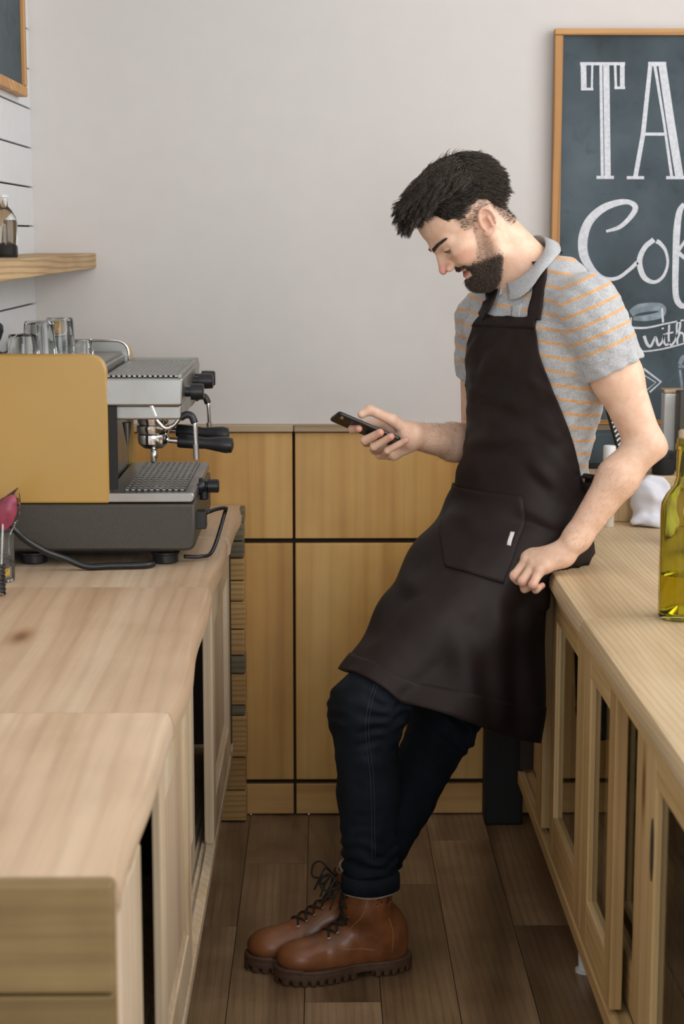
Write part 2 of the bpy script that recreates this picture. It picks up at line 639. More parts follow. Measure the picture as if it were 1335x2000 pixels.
def panel_door(parent, xf, th, y0, y1, z0, z1, stile, rail_b, rail_t, mf, mp, sgn=1):
    """framed door facing +x (sgn 1) or -x; front face at xf; the panel sits back"""
    xb = xf - sgn * th
    xs = sorted((xf, xb))
    d = MB().box(*sorted((xf - sgn * th * .55, xf - sgn * th * .85)), y0 + stile * .8, y1 - stile * .8, z0 + rail_b * .8, z1 - rail_t * .8).build('door', mp, parent)
    for a, b in ((y0, y0 + stile), (y1 - stile, y1)):
        MB().box(xs[0], xs[1], a, b, z0, z1).build('stile', mf, d, bevel=.003)
    for a, b in ((z0, z0 + rail_b), (z1 - rail_t, z1)):
        MB().box(xs[0], xs[1], y0 + stile + .0005, y1 - stile - .0005, a, b).build('rail', mf, d, bevel=.003)
    # sloped moulding around the panel
    mo = MB()
    q = .014
    ya, yb, za, zb = y0 + stile, y1 - stile, z0 + rail_b, z1 - rail_t
    xm = xf - sgn * th * .55
    xe = xf - sgn * .003
    o = [(xe, ya, za), (xe, yb, za), (xe, yb, zb), (xe, ya, zb)]
    i = [(xm, ya + q, za + q), (xm, yb - q, za + q), (xm, yb - q, zb - q), (xm, ya + q, zb - q)]
    mo.add(o + i, [(k, (k + 1) % 4, 4 + (k + 1) % 4, 4 + k) for k in range(4)])
    mo.build('moulding', mf, d)
    return d


panel_door(cb, -.240, .014, 2.55, 3.13, .230, .774, .075, .085, .075, M['door_l'], M['door_lp'])
panel_door(cb, -.272, .020, 3.08, 3.66, .230, .774, .06, .075, .075, M['door_l'], M['door_lp'])
panel_door(cb, -.240, .022, 3.80, 4.52, .222, .774, .075, .085, .075, M['door_l'], M['door_lp'])

# column of stacked timber between the counter's far end and the wall
tc = thing('timber_column', (-.25, 4.63, 0), 'column of stacked timber blocks between left counter and panelled wall', 'column')
zz = .006
for k, (hgt, mt) in enumerate(((.085, 'timber'), (.09, 'timber'), (.115, 'timber'), (.028, 'timber_grey'), (.085, 'timber'), (.05, 'timber_grey'), (.07, 'timber'), (.075, 'timber'),
                               (.055, 'timber'), (.06, 'timber'), (.045, 'timber_grey'), (.05, 'timber_grey'), (.037, 'timber_grey'))):
    j = random.uniform(-.003, .003)
    MB().box(-.335, -.2035 + j, 4.605, YB - .024, zz, zz + hgt - .003).build('timber_block', M[mt], tc, bevel=.003)
    zz += hgt

# ------------------------------------------------------------------ right counter


def wv2(yy):
    return .002 * math.sin(yy * 3.3)


rw = thing('worktop', (.88, 3.0, ZT - .04), 'pale ash worktop the man rests his hand on', 'worktop')
jr_ = [1.3, at_z(1240, 1207, ZT)[1], YB - .036]
for k in range(2):
    slab('board', M['top_r'], .481, 1.28, jr_[k] + .0005, jr_[k + 1] - .0005, .040, lambda q: wv2(q), None, rw, [-.0008, 0][k])
rc_end = 4.40
rc = thing('counter_cabinet', (.9, 3.0, .2), 'golden pine cabinet with sliding glass doors below the right worktop', 'cabinet')
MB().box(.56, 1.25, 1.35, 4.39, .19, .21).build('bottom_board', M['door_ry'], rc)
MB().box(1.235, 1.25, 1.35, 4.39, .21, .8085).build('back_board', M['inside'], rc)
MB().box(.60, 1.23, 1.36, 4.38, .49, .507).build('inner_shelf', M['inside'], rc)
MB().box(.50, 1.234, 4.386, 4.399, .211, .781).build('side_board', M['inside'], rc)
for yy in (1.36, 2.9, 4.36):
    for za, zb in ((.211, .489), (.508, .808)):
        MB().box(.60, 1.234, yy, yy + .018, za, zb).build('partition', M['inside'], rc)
MB().box(.495, .575, 1.35, 4.40, .172, .204).build('bottom_rail', M['door_ry'], rc, bevel=.002)
MB().box(.493, .575, 1.35, 4.40, .782, .809).build('top_rail', M['door_ry'], rc, bevel=.002)
for xo in (.520, .552):
    for q in (xo - .012, xo + .010):
        MB().box(q, q + .002, 1.36, 4.39, .2045, .211).build('track', M['alu'], rc)
for xx in (.556, 1.18):
    for yy in (1.6, 2.35, 3.62, 4.32):
        xx = .64 if (yy > 4 and xx < 1) else xx
        MB().cyl((xx, yy, 0), (xx, yy, .189), .014).cyl((xx, yy, 0), (xx, yy, .006), .02).build('leg', M['white'], rc, smooth=40)


def glass_door(xf, y0, y1, handle=None, z0=.213, z1=.780, s0=.045, s1=.045):
    th = .022
    d = MB().box(xf + .010, xf + .013, y0 + s0 - .006, y1 - s1 + .006, z0 + .085, z1 - .04).build('door', M['pane'], rc)
    for a, b in ((y0, y0 + s0), (y1 - s1, y1)):
        MB().box(xf, xf + th, a, b, z0, z1).build('stile', M['door_r'], d, bevel=.002)
    for a, b in ((z0, z0 + .09), (z1 - .045, z1)):
        MB().box(xf, xf + th, y0 + s0 + .0005, y1 - s1 - .0005, a, b).build('rail', M['door_ry'], d, bevel=.002)
    # slim glazing bead
    for ya in (y0 + s0, y1 - s1 - .006):
        MB().box(xf + .004, xf + .010, ya, ya + .006, z0 + .09, z1 - .045).build('glazing_bead', M['door_r'], d)
    if handle:
        yy, hz = handle
        pts = [(xf - .001, yy + .013 * math.cos(w), hz + .05 * math.sin(w)) for w in np.linspace(0, 2 * math.pi, 24, endpoint=False)]
        mb = MB().add(pts + [(p[0] + .004, p[1], p[2]) for p in pts], [tuple(range(24))] + [(i, (i + 1) % 24, 24 + (i + 1) % 24, 24 + i) for i in range(24)])
        mb.build('finger_pull', M['base'], d)  # raised dark oval: shade of the pull's hole put into its colour
    return d


glass_door(.498, 3.32, 3.795, s0=.095, s1=.06)
glass_door(.498, 2.955, 3.317, s0=.065, s1=.075)
glass_door(.532, 3.86, 4.38)
glass_door(.532, 2.86, 3.25, s0=.075)
glass_door(.498, 1.95, 2.67, handle=(2.600, .63), s0=.06, s1=.085)
glass_door(.498, 1.40, 1.94)
MB().box(.496, .53, 3.925, 4.03, .213, .780).build('face_post', M['door_r'], rc, bevel=.002)

# black bin standing by the panelled wall
bn = thing('waste_bin', (.48, 4.62, 0), 'tall black bin standing by the wooden panels behind the man', 'bin')
MB().box(.429, .529, 4.576, 4.664, .0, .52).build('bin_body', M['black_m'], bn, bevel=.006)
MB().box(.425, .533, 4.572, 4.666, .521, .55).build('bin_lid', M['black'], bn, bevel=.006)
# ------------------------------------------------------------------ espresso machine (faces the aisle, +x)
MY0, MY1 = 3.77, 4.30          # near and far side
em = thing('espresso_machine', (-.47, 4.03, ZT), 'mustard yellow and steel espresso machine on the left worktop', 'coffee machine')


def XZ(px, py, Y=MY0):
    p = at(px, py, Y)
    return p[0], p[2]


def rounded(poly, r, idx, n=8):
    """round the listed corners of a 2-D polygon"""
    out = []
    m = len(poly)
    for i in range(m):
        p = np.array(poly[i], float)
        if i not in idx:
            out.append(tuple(p))
            continue
        rr = r[i] if isinstance(r, dict) else r
        a, b = np.array(poly[i - 1], float), np.array(poly[(i + 1) % m], float)
        ua, ub = (a - p) / np.linalg.norm(a - p), (b - p) / np.linalg.norm(b - p)
        p0, p1 = p + ua * rr, p + ub * rr
        for t in np.linspace(0, 1, n):
            out.append(tuple((1 - t) ** 2 * p0 + 2 * t * (1 - t) * p + t * t * p1))
    return out


UX, UZ, UY = (1, 0, 0), (0, 0, 1), (0, 1, 0)
zb_top = XZ(382, 984)[1]                 # top of the dark base
zb_bot = XZ(382, 1076)[1]
xb_front = XZ(381, 1000)[0]
xs_front = XZ(210, 800)[0]               # front edge of the side panels
z_side = XZ(100, 692)[1]
# dark base
poly = rounded([(-.735, zb_bot), (xb_front, zb_bot), (xb_front, zb_top), (-.735, zb_top)], .022, (1,))
MB().prism(poly, (0, MY0, 0), UX, UZ, (0, MY1 - MY0, 0)).build('base', M['base'], em, smooth=40, bevel=.006)
MB().box(-.70, xb_front - .05, MY0 + .05, MY1 - .05, zb_bot - .012, zb_bot).build('under_plate', M['black_m'], em)
# side panels (near one mustard, far one steel and taller at the back)
poly = rounded([(-.735, zb_top + .001), (xs_front, zb_top + .001), (xs_front, z_side), (-.735, z_side)], .044, (2,), 12)
MB().prism(poly, (0, MY0, 0), UX, UZ, (0, .024, 0)).build('side_panel', M['yellow'], em, smooth=40, bevel=.005, seg=3)
MB().prism(poly, (0, MY1 - .024, 0), UX, UZ, (0, .024, 0)).build('side_panel', M['yellow'], em, smooth=40, bevel=.005, seg=3)
# steel body between the side panels, cup tray on top
MB().box(-.735, xs_front - .012, MY0 + .025, MY1 - .025, zb_top + .002, z_side - .03).build('body', M['steel'], em, bevel=.003)
# back guard of the cup tray, rounded at the front
xg = XZ(252, 690, 4.24)[0]
zg = XZ(200, 665, 4.24)[1]
poly = rounded([(-.735, z_side - .03), (xg, z_side - .09), (xg, zg), (-.735, zg)], .035, (2,), 10)
MB().prism(poly, (0, 4.235, 0), UX, UZ, (0, .012, 0)).build('cup_guard', M['steel'], em, smooth=40, bevel=.002)
MB().tube([(x_, 4.234, z_) for x_, z_ in poly[1:]], .003, 8).build('guard_trim', M['chrome'], em, smooth=True)
MB().cyl((XZ(184, 692, 4.23)[0], 4.222, XZ(184, 692, 4.23)[1]), (XZ(184, 692, 4.23)[0], 4.236, XZ(184, 692, 4.23)[1]), .004).build('guard_screw', M['chrome'], em, smooth=40)

# upper housing with perforated cup grid
xh = XZ(354, 760)[0]
zh1, zh0 = XZ(354, 739)[1], XZ(354, 793)[1]
hy0, hy1 = MY0 + .002, MY1 - .01
uh = MB().prism([(xs_front - .011, zh0), (xh, zh0), (xh + .004, zh1), (xs_front - .011, zh1)], (0, hy0, 0), UX, UZ, (0, hy1 - hy0, 0)).build('upper_housing', M['steel'], em, bevel=.004)


def grid_plate(name, x0, x1, y0, y1, z, nx, ny, fx, fy, th, parent, mat):
    """a plate with real rectangular holes: bars in both directions"""
    mb = MB()
    sx, sy = (x1 - x0) / nx, (y1 - y0) / ny
    for i in range(nx + 1):
        w = sx * (1 - fx)
        c = x0 + i * sx
        mb.box(max(c - w / 2, x0), min(c + w / 2, x1), y0, y1, z, z + th)
    for j in range(ny + 1):
        w = sy * (1 - fy)
        c = y0 + j * sy
        mb.box(x0, x1, max(c - w / 2, y0), min(c + w / 2, y1), z + .0002, z + th - .0002)
    o = mb.build(name, mat, parent)
    o['kind'] = 'stuff'
    return o


MB().box(xs_front - .004, xh - .006, hy0 + .012, hy1 - .012, zh1, zh1 + .0015).build('grid_bed', M['black_m'], em)
grid_plate('cup_grid', xs_front - .004, xh - .006, hy0 + .012, hy1 - .012, zh1 + .0016, 14, 26, .58, .52, .004, em, M['steel'])
MB().box(xh - .008, xh + .001, hy0 + .002, hy1 - .002, zh1 - .001, zh1 + .009).box(xs_front - .01, xh + .001, hy1 - .01, hy1 - .002, zh1 - .001, zh1 + .009).build('grid_rim', M['steel'], em, bevel=.002)
# lower step of the housing
zl0 = XZ(354, 822)[1]
MB().box(xs_front - .011, XZ(352, 800)[0], hy0 + .02, hy1 - .02, zl0, zh0 - .0005).build('group_housing', M['steel'], em, bevel=.004)
MB().box(xs_front - .011, XZ(226, 800)[0], hy0 + .004, hy0 + .02, zb_top + .03, zh0 - .001).build('corner_post', M['black_m'], em)


def knob(p, r, ln, ax=(1, 0, 0)):
    MB().lathe([(r * .62, 0), (r * .62, ln * .3), (r, ln * .32), (r * 1.02, ln * .5), (r * .98, ln * .95), (r * .85, ln)], p, ax, 24).build('knob', M['black'], em, smooth=40)


kz = XZ(376, 771)[1]
knob((xh + .002, MY0 + .075, kz), .0175, .040)
p = at(394, 741, 4.12)
knob((xh + .002, 4.08, kz + .004), .0175, .046)
knob((xh + .002, 4.16, kz + .004), .0175, .046)
# group heads with portafilters
for gy, dz in ((MY0 + .13, 0.0), (MY0 + .34, .0)):
    gx = XZ(299, 840, gy)[0]
    gz = zl0
    MB().lathe([(.033, 0), (.033, -.018), (.030, -.022), (.036, -.024), (.036, -.036), (.032, -.042)], (gx, gy, gz), (0, 0, 1), 32).build('group_head', M['chrome'], em, smooth=40)
    pf = MB().lathe([(.0335, -.0425), (.0345, -.050), (.033, -.062), (.022, -.072), (.010, -.074)], (gx, gy, gz), (0, 0, 1), 32).build('portafilter', M['chrome'], em, smooth=40)
    for s in (-1, 1):
        MB().tube(catmull([(gx, gy + s * .004, gz - .072), (gx + .002, gy + s * .012, gz - .080), (gx + .002, gy + s * .014, gz - .090), (gx, gy + s * .013, gz - .103)], 10), [.007] * 7 + [.006, .0055, .005], 12).build('spout', M['chrome'], pf, smooth=True)
    hx = np.array((.995, -.06, -.08))
    h0 = np.array((gx + .03, gy, gz - .055))
    MB().cyl(h0 - hx * .002, h0 + hx * .03, .0065).build('handle_neck', M['chrome'], pf, smooth=40)
    MB().lathe([(.0135, .024), (.015, .028), (.0145, .06), (.0125, .085), (.0165, .115), (.0185, .130), (.016, .143), (.006, .146)], h0, hx, 24).build('handle', M['black'], pf, smooth=40)
# steam wands
for yy, k in ((MY0 + .03, 0), (MY1 - .05, 1)):
    dy = yy

    def q(px, py, o=0.0):
        pp = at(px, py, MY0 + .03)
        return (pp[0], dy + o, pp[2])
    sw = MB().tube(catmull([q(300, 795), q(303, 812), q(311, 826), q(324, 836), q(340, 830), q(352, 816), q(364, 810), q(374, 814), q(380, 828), q(382, 850), q(383, 872)], 60), .0047, 12).build('steam_wand', M['chrome'], em, smooth=True)
    MB().cyl(q(296, 790), q(305, 812), .0085).build('wand_joint', M['chrome'], sw, smooth=40)
    MB().tube(catmull([q(352, 816), q(364, 810), q(374, 813), q(380, 826)], 20), .0078, 14).build('wand_grip', M['black'], sw, smooth=True)
    MB().cyl(q(382, 868), q(383.5, 897), .0062).build('wand_tip', M['steel'], sw, smooth=40)
# dark pointed blade of the water outlet on the rear panel
p0, p1 = at(248, 825, 3.95), at(249, 868, 3.95)
MB().cyl((p0[0], 3.95, p0[2]), (p1[0], 3.95, p1[2]), .011, .002).build('water_outlet', M['steel'], em, smooth=40)
for py in (908, 930):
    pp = at(222, py, MY0 + .12)
    MB().lathe([(.010, 0), (.010, .004), (.007, .006)], (xs_front - .013, MY0 + .10 + (930 - py) * .004, pp[2]), (1, 0, 0), 16).build('gauge_screw', M['black'], em, smooth=40)
# drip tray
zd = XZ(378, 962)[1]
xd = XZ(379, 962)[0]
poly = rounded([(xs_front - .006, zb_top + .002), (xd, zb_top + .002), (xd, zd), (xs_front - .006, zd)], .010, (1, 2))
MB().prism(poly, (0, hy0, 0), UX, UZ, (0, hy1 - hy0, 0)).build('drip_tray', M['steel'], em, smooth=40, bevel=.003)
gx0, gx1 = XZ(240, 960)[0], XZ(360, 960)[0]
MB().box(gx0, gx1, hy0 + .02, hy1 - .03, zd + .0002, zd + .0012).build('drip_bed', M['black_m'], em)
grid_plate('drip_grid', gx0, gx1, hy0 + .02, hy1 - .03, zd + .0013, 10, 13, .50, .72, .003, em, M['steel'])
# tap knob and switch box on the low front
kz = XZ(400, 975)[1]
MB().lathe([(.018, 0), (.019, .006), (.015, .014), (.0105, .016), (.0105, .018), (.015, .02), (.015, .042), (.012, .044)], (xb_front - .002, MY0 + .16, kz + .006), (1, 0, 0), 24).build('tap_knob', M['black'], em, smooth=40)
MB().cyl((xb_front + .008, MY0 + .16, kz + .004), (xb_front + .008, MY0 + .16, kz - .024), .011).build('tap_outlet', M['black'], em, smooth=40, bevel=.003)
sz = XZ(392, 1022)[1]
MB().box(xb_front - .002, xb_front + .021, MY0 + .03, MY0 + .07, sz - .018, sz + .02).build('switch_box', M['black'], em, bevel=.002)
cq = [(xb_front + .02, MY0 + .055, sz + .014), (xb_front + .04, MY0 + .08, sz + .018), (xb_front + .058, MY0 + .11, sz + .016), (xb_front + .055, MY0 + .14, sz + .0), (xb_front + .03, MY0 + .10, ZT + .018), (xb_front + .005, MY0 + .07, ZT + .01), (xb_front - .03, MY0 + .06, ZT + .012)]
MB().tube(catmull(cq, 40), .0042, 10).build('power_lead', M['black'], em, smooth=True)
# rubber feet
for fx in (XZ(318, 1090)[0], XZ(58, 1090)[0]):
    for fy in (MY0 + .06, MY1 - .06):
        MB().lathe([(.026, .0), (.028, .002), (.028, .018), (.032, .02), (.032, zb_bot - ZT - .011)], (fx, fy, ZT + .0003), (0, 0, 1), 28).build('foot', M['black'], em, smooth=40)

# black drain hose running in front of the machine
hp = [at(-30, 985, 3.70), at(5, 1010, 3.69), at(30, 1036, 3.69), at(52, 1056, 3.70), at(90, 1078, 3.715), at(130, 1092, 3.73)]
hp = [np.array((p[0], p[1], max(p[2], ZT + .008))) for p in hp]
for px, yy in ((170, 3.735), (215, 3.742), (255, 3.746), (285, 3.752), (300, 3.765)):
    p = at(px, 1098, yy)
    hp.append(np.array((p[0], yy, ZT + .008)))
tag(MB().tube(catmull(hp, 70), .0072, 12).build('drain_hose', M['black'], smooth=True, loc=tuple(hp[8])), 'black rubber hose lying on the worktop in front of the coffee machine', 'hose')
# ------------------------------------------------------------------ glasses upside down on the machine
z_tray = z_side - .03
MB().box(-.735, xs_front - .02, MY0 + .03, 4.23, z_tray + .0003, z_tray + .006).build('cup_tray', M['steel'], em)


def tumbler(px, top_y, Y, w_px, label):
    p = at(px, top_y, Y)
    rt = w_px / 2 * Y / FPX * 1.005
    zt, z0 = p[2], z_tray + .0065
    h = zt - z0
    rb = rt * 1.16
    o = thing('drinking_glass', (p[0], Y, z0), label, 'glass', 'tumblers on the coffee machine')
    outer = [(rb, 0), (rb * .99, h * .15), (rt * 1.06, h * .6), (rt, h * .94), (rt * .93, h)]
    inner = [(rt * .84, h * .90), (rt * .95, h * .6), (rb * .90, .0)]
    MB().lathe(outer + [(0.0001, h)], (p[0], Y, z0), (0, 0, 1), 40, .02, 10).build('glass_wall', M['glass'], o, smooth=50)
    MB().lathe(inner[::-1] + [(0.0001, h * .9)], (p[0], Y, z0 + .0005), (0, 0, 1), 40).build('glass_inside', M['glass'], o, smooth=50)
    return o


tumbler(45, 652, 3.86, 55, 'short clear tumbler upside down, lowest and leftmost on the coffee machine')
tumbler(76, 627, 4.02, 57, 'clear faceted tumbler upside down, middle of the row on the coffee machine')
tumbler(116, 620, 4.14, 52, 'clear tumbler upside down nearest the steel cup guard')
tumbler(165, 662, 4.05, 30, 'small clear glass upside down behind the rounded panel corner')
# dark saucer handle sticking in from the left on top of the machine
p = at(-12, 668, 3.95)
o = thing('coffee_tamper', (p[0], 3.95, z_tray + .0065), 'black tamper standing at the left edge on top of the coffee machine', 'tamper')
MB().lathe([(.026, 0), (.026, .012), (.010, .02), (.009, .035)], (p[0], 3.95, z_tray + .0066), (0, 0, 1), 28).build('tamper_foot', M['steel'], o, smooth=40)
MB().lathe([(.010, .034), (.016, .045), (.022, .062), (.021, .075), (.012, .083), (.001, .085)], (p[0], 3.95, z_tray + .0066), (0, 0, 1), 28).build('tamper_handle', M['black'], o, smooth=True)

# ------------------------------------------------------------------ wall shelf, glass bottle, upper left chalkboard
tag(MB().box(XL + .0005, -.585, 3.28, YB - .0005, 1.467, 1.505).build('wall_shelf', M['shelf'], bevel=.002, loc=(-.66, 4, 1.467)), 'thick pine shelf on the white boards above the coffee machine', 'shelf')
p = at(10, 500, 3.72)
bo = thing('glass_bottle', (p[0], 3.72, 1.505), 'clear glass bottle with a paper tag inside on the wall shelf', 'bottle')
MB().lathe([(.0255, .0005), (.0265, .004), (.0265, .070), (.024, .082), (.016, .096), (.0085, .104), (.0075, .121), (.010, .122), (.010, .127), (.0078, .127)], (p[0], 3.72, 1.505), (0, 0, 1), 36).build('bottle_glass', M['glass'], bo, smooth=45)
MB().obox((p[0] + .007, 3.72, 1.505 + .043), (.010, .004, 0), (0, .001, 0), (.003, 0, .032)).build('paper_strip', M['end'], bo, bevel=.001)
MB().obox((p[0] - .006, 3.716, 1.505 + .035), (.009, .003, 0), (0, .001, 0), (-.002, 0, .028)).build('paper_strip', M['cream'], bo, bevel=.001)
MB().lathe([(.018, 0), (.020, .006), (.017, .022), (.008, .026)], (p[0], 3.72, 1.509), (0, 0, 1), 16).build('coffee_beans', M['black_m'], bo, smooth=True)

yk = 4.50
cbz0 = at(47, 190, yk)[2]
lb = thing('chalkboard', (XL + .02, 3.7, cbz0), 'framed chalkboard hanging high on the white boarded wall at the left', 'chalkboard')
MB().box(XL + .001, XL + .014, 2.96, yk - .01, cbz0 + .02, cbz0 + .9).build('slate_board', M['slate'], lb)
MB().box(XL + .001, XL + .024, 2.95, yk, cbz0, cbz0 + .025).build('frame_rail', M['frame_x'], lb, bevel=.003)
MB().box(XL + .001, XL + .024, 2.95, yk, cbz0 + .9, cbz0 + .925).build('frame_rail', M['frame_x'], lb, bevel=.003)
MB().box(XL + .001, XL + .024, yk - .022, yk, cbz0 + .0255, cbz0 + .8995).build('frame_stile', M['frame'], lb, bevel=.003)
MB().box(XL + .001, XL + .024, 2.95, 2.972, cbz0 + .0255, cbz0 + .8995).build('frame_stile', M['frame'], lb, bevel=.003)


class Chalk:
    """chalk strokes as thin raised ribbons on a board plane"""

    def __init__(self, o, u, w, nrm):
        self.o, self.u, self.w, self.n = (np.array(q, float) for q in (o, u, w, nrm))
        self.mb = MB()
        self.k = 0

    def stroke(self, pts, width, n=None, z=.0006):
        pts = np.array(pts, float)
        if n:
            pts = catmull(pts, n)
        m = len(pts)
        wd = np.interp(np.linspace(0, 1, m), np.linspace(0, 1, len(width)), width) if not np.isscalar(width) else np.full(m, width)
        t = np.gradient(pts, axis=0)
        t /= np.linalg.norm(t, axis=1)[:, None] + 1e-12
        nn = np.stack([-t[:, 1], t[:, 0]], 1)
        self.k += 1
        z = z + self.k * .00002
        L = [self.o + a * self.u + b * self.w + z * self.n for a, b in pts + nn * wd[:, None] / 2]
        Rr = [self.o + a * self.u + b * self.w + z * self.n for a, b in pts - nn * wd[:, None] / 2]
        v = L + Rr
        self.mb.add(v, [(i, i + 1, m + i + 1, m + i) for i in range(m - 1)])
        return self

    def poly(self, pts, z=.0004):
        self.k += 1
        self.mb.add([self.o + a * self.u + b * self.w + (z + self.k * .00002) * self.n for a, b in pts], [tuple(range(len(pts)))])
        return self


# chalk mark on the left board (a loop cut by the picture's edge)
ck = Chalk((XL + .0141, 0, 0), (0, 1, 0), (0, 0, 1), (1, 0, 0))
zc_ = cbz0 + .115
ck.stroke([(3.86, zc_ + .05), (3.92, zc_ + .055), (3.965, zc_ + .03), (3.95, zc_ - .01), (3.88, zc_ - .03)], [.012, .03, .045, .03, .01], 24)
ck.mb.build('chalk_mark', M['chalk'], lb)

# ------------------------------------------------------------------ big chalkboard on the ledge
YC = YB - .030
bl = at(1083, 56, YC)
x0c, z1c = bl[0], bl[2]
z0c = 1.0615
x1c = x0c + .92
cbd = thing('chalkboard', ((x0c + x1c) / 2, YC, z0c), 'large wood framed chalkboard lettered in chalk behind the man', 'chalkboard')
MB().box(x0c + .012, x1c - .012, YC + .006, YC + .018, z0c + .012, z1c - .01).build('slate_board', M['slate'], cbd)
fwid = .0215
for a, b in ((x0c, x0c + fwid), (x1c - fwid, x1c)):
    MB().box(a, b, YC - .006, YC + .022, z0c, z1c - .0165).build('frame_stile', M['frame'], cbd, bevel=.002)
MB().box(x0c, x1c, YC - .006, YC + .022, z1c - .016, z1c).build('frame_rail', M['frame_x'], cbd, bevel=.002)
MB().box(x0c + fwid, x1c - fwid, YC - .006, YC + .022, z0c, z0c + .012).build('frame_rail', M['frame_x'], cbd, bevel=.002)

YP = YC + .006


def cp(px, py):
    p = at(px, py, YP)
    return p[0], p[2]


pxm = (cp(1200, 300)[0] - cp(1100, 300)[0]) / 100      # metres per pixel on the board


def letters():
    return Chalk((0, YP, 0), (1, 0, 0), (0, 0, 1), (0, -1, 0))


def S(ck, pts, w, n=None):
    ck.stroke([cp(*q) for q in pts], [v * pxm for v in w] if not np.isscalar(w) else w * pxm, n)


# capital T, drawn as an outlined serif letter with one thick side
ck = letters()
S(ck, [(1132, 124.5), (1220, 124.5)], 6)
S(ck, [(1138.5, 122), (1139.5, 175)], 11)
S(ck, [(1156, 126), (1155, 174)], 4)
S(ck, [(1134, 174), (1158, 174)], 5)
S(ck, [(1200.5, 126), (1202, 172)], 5)
S(ck, [(1214.5, 122), (1214.5, 173)], 9)
S(ck, [(1199, 171.5), (1220, 171.5)], 5)
S(ck, [(1172.5, 124), (1175.5, 346)], 6)
S(ck, [(1183, 122), (1186, 346)], 12)
S(ck, [(1164, 346.5), (1198, 346.5)], 6)
ck.mb.build('letter_t', M['chalk'], cbd)['label'] = 'white chalk letter T with serifs'
ck = letters()
S(ck, [(1265, 125), (1300, 125)], 8)
S(ck, [(1269.5, 124), (1255, 262), (1240, 346)], [8, 9, 9])
S(ck, [(1278, 128), (1296, 240), (1311, 346)], [6, 5, 6])
S(ck, [(1292, 124), (1309, 240), (1326, 346)], [15, 16, 16])
S(ck, [(1256, 262), (1302, 262)], 6)
S(ck, [(1223, 347), (1257, 347)], 6)
S(ck, [(1300, 347), (1338, 347)], 6)
ck.mb.build('letter_a', M['chalk'], cbd)['label'] = 'white chalk letter A with serifs'
ck = letters()
S(ck, [(1183, 452), (1210, 443), (1232, 422), (1240, 405), (1228, 395), (1205, 396), (1175, 408), (1150, 432), (1138, 465), (1140, 500), (1158, 530), (1180, 544), (1205, 543), (1228, 527), (1244, 512)],
  [5, 8, 10, 11, 9, 12, 15, 17, 19, 18, 13, 8, 7, 7, 8], 90)
ck.mb.build('letter_c', M['chalk'], cbd)['label'] = 'white chalk script letter C'
ck = letters()
S(ck, [(1276, 468), (1258, 484), (1248, 510), (1256, 540), (1276, 551), (1294, 540), (1303, 515), (1299, 490), (1288, 475), (1281, 471)], [10, 10, 11, 11, 7, 6, 5, 6, 8, 9], 60)
ck.mb.build('letter_o', M['chalk'], cbd)['label'] = 'white chalk script letter o'
ck = letters()
S(ck, [(1335, 398), (1326, 414), (1321, 450), (1319, 500), (1318, 560), (1321, 585), (1330, 597), (1342, 596)], [8, 12, 14, 13, 12, 12, 11, 9], 50)
S(ck, [(1322, 492), (1332, 478), (1342, 462)], [7, 6, 5], 12)
S(ck, [(1325, 494), (1336, 504), (1346, 508)], [8, 7, 5], 12)
ck.mb.build('letter_f', M['chalk'], cbd)['label'] = 'white chalk script letter cut by the picture edge'
# ribbon banner with the word "with"
ck = letters()
S(ck, [(1231, 612), (1250, 602), (1288, 600), (1290, 614), (1262, 621), (1236, 622)], [14, 18, 16, 14, 12, 8], 30)
ck.mb.build('banner_fold', M['chalk_dim'], cbd)
ck = letters()
S(ck, [(1230, 640), (1262, 640), (1300, 632), (1335, 625)], [5, 4, 3, 3], 30)
S(ck, [(1292, 602), (1294, 630)], 4)
S(ck, [(1232, 620), (1230, 652)], 3)
S(ck, [(1240, 684), (1262, 686), (1300, 680), (1345, 668)], [2.5, 3, 3, 3], 30)
ck.mb.build('banner_outline', M['chalk'], cbd)
ck = letters()
S(ck, [(1257, 656), (1263, 672), (1270, 676), (1277, 662), (1280, 660), (1285, 674), (1292, 668), (1296, 654)], [6, 6, 5, 4, 5, 5, 4, 4], 50)
ck.mb.build('letter_w', M['chalk'], cbd)['label'] = 'small chalk script letter w'
ck = letters()
S(ck, [(1296, 652), (1296, 668), (1301, 674), (1307, 668)], 4, 16)
S(ck, [(1293, 640), (1294, 643)], 4)
ck.mb.build('letter_i', M['chalk'], cbd)['label'] = 'small chalk script letter i'
ck = letters()
S(ck, [(1306, 634), (1305, 664), (1310, 674), (1317, 666)], 4, 16)
S(ck, [(1299, 652), (1314, 649)], 3)
ck.mb.build('letter_t', M['chalk'], cbd)['label'] = 'small chalk script letter t'
ck = letters()
S(ck, [(1317, 666), (1326, 644), (1327, 628), (1321, 634), (1322, 672)], 4, 24)
S(ck, [(1322, 662), (1328, 650), (1334, 654), (1335, 668)], 4, 16)
ck.mb.build('letter_h', M['chalk'], cbd)['label'] = 'small chalk script letter h'
ck = letters()
S(ck, [(1256, 720), (1290, 746), (1268, 766)], 4)
S(ck, [(1250, 728), (1280, 747), (1262, 762)], 2)
ck.mb.build('chalk_arrow', M['chalk'], cbd)['label'] = 'small chalk drawn arrow head'
ck = letters()
S(ck, [(1326, 712), (1334, 698), (1344, 700)], [8, 10, 8], 14)
S(ck, [(1324, 716), (1350, 716)], 6)
S(ck, [(1327, 722), (1333, 775)], 5)
ck.mb.build('chalk_cup', M['chalk_dim'], cbd)['label'] = 'chalk drawing of a takeaway cup'

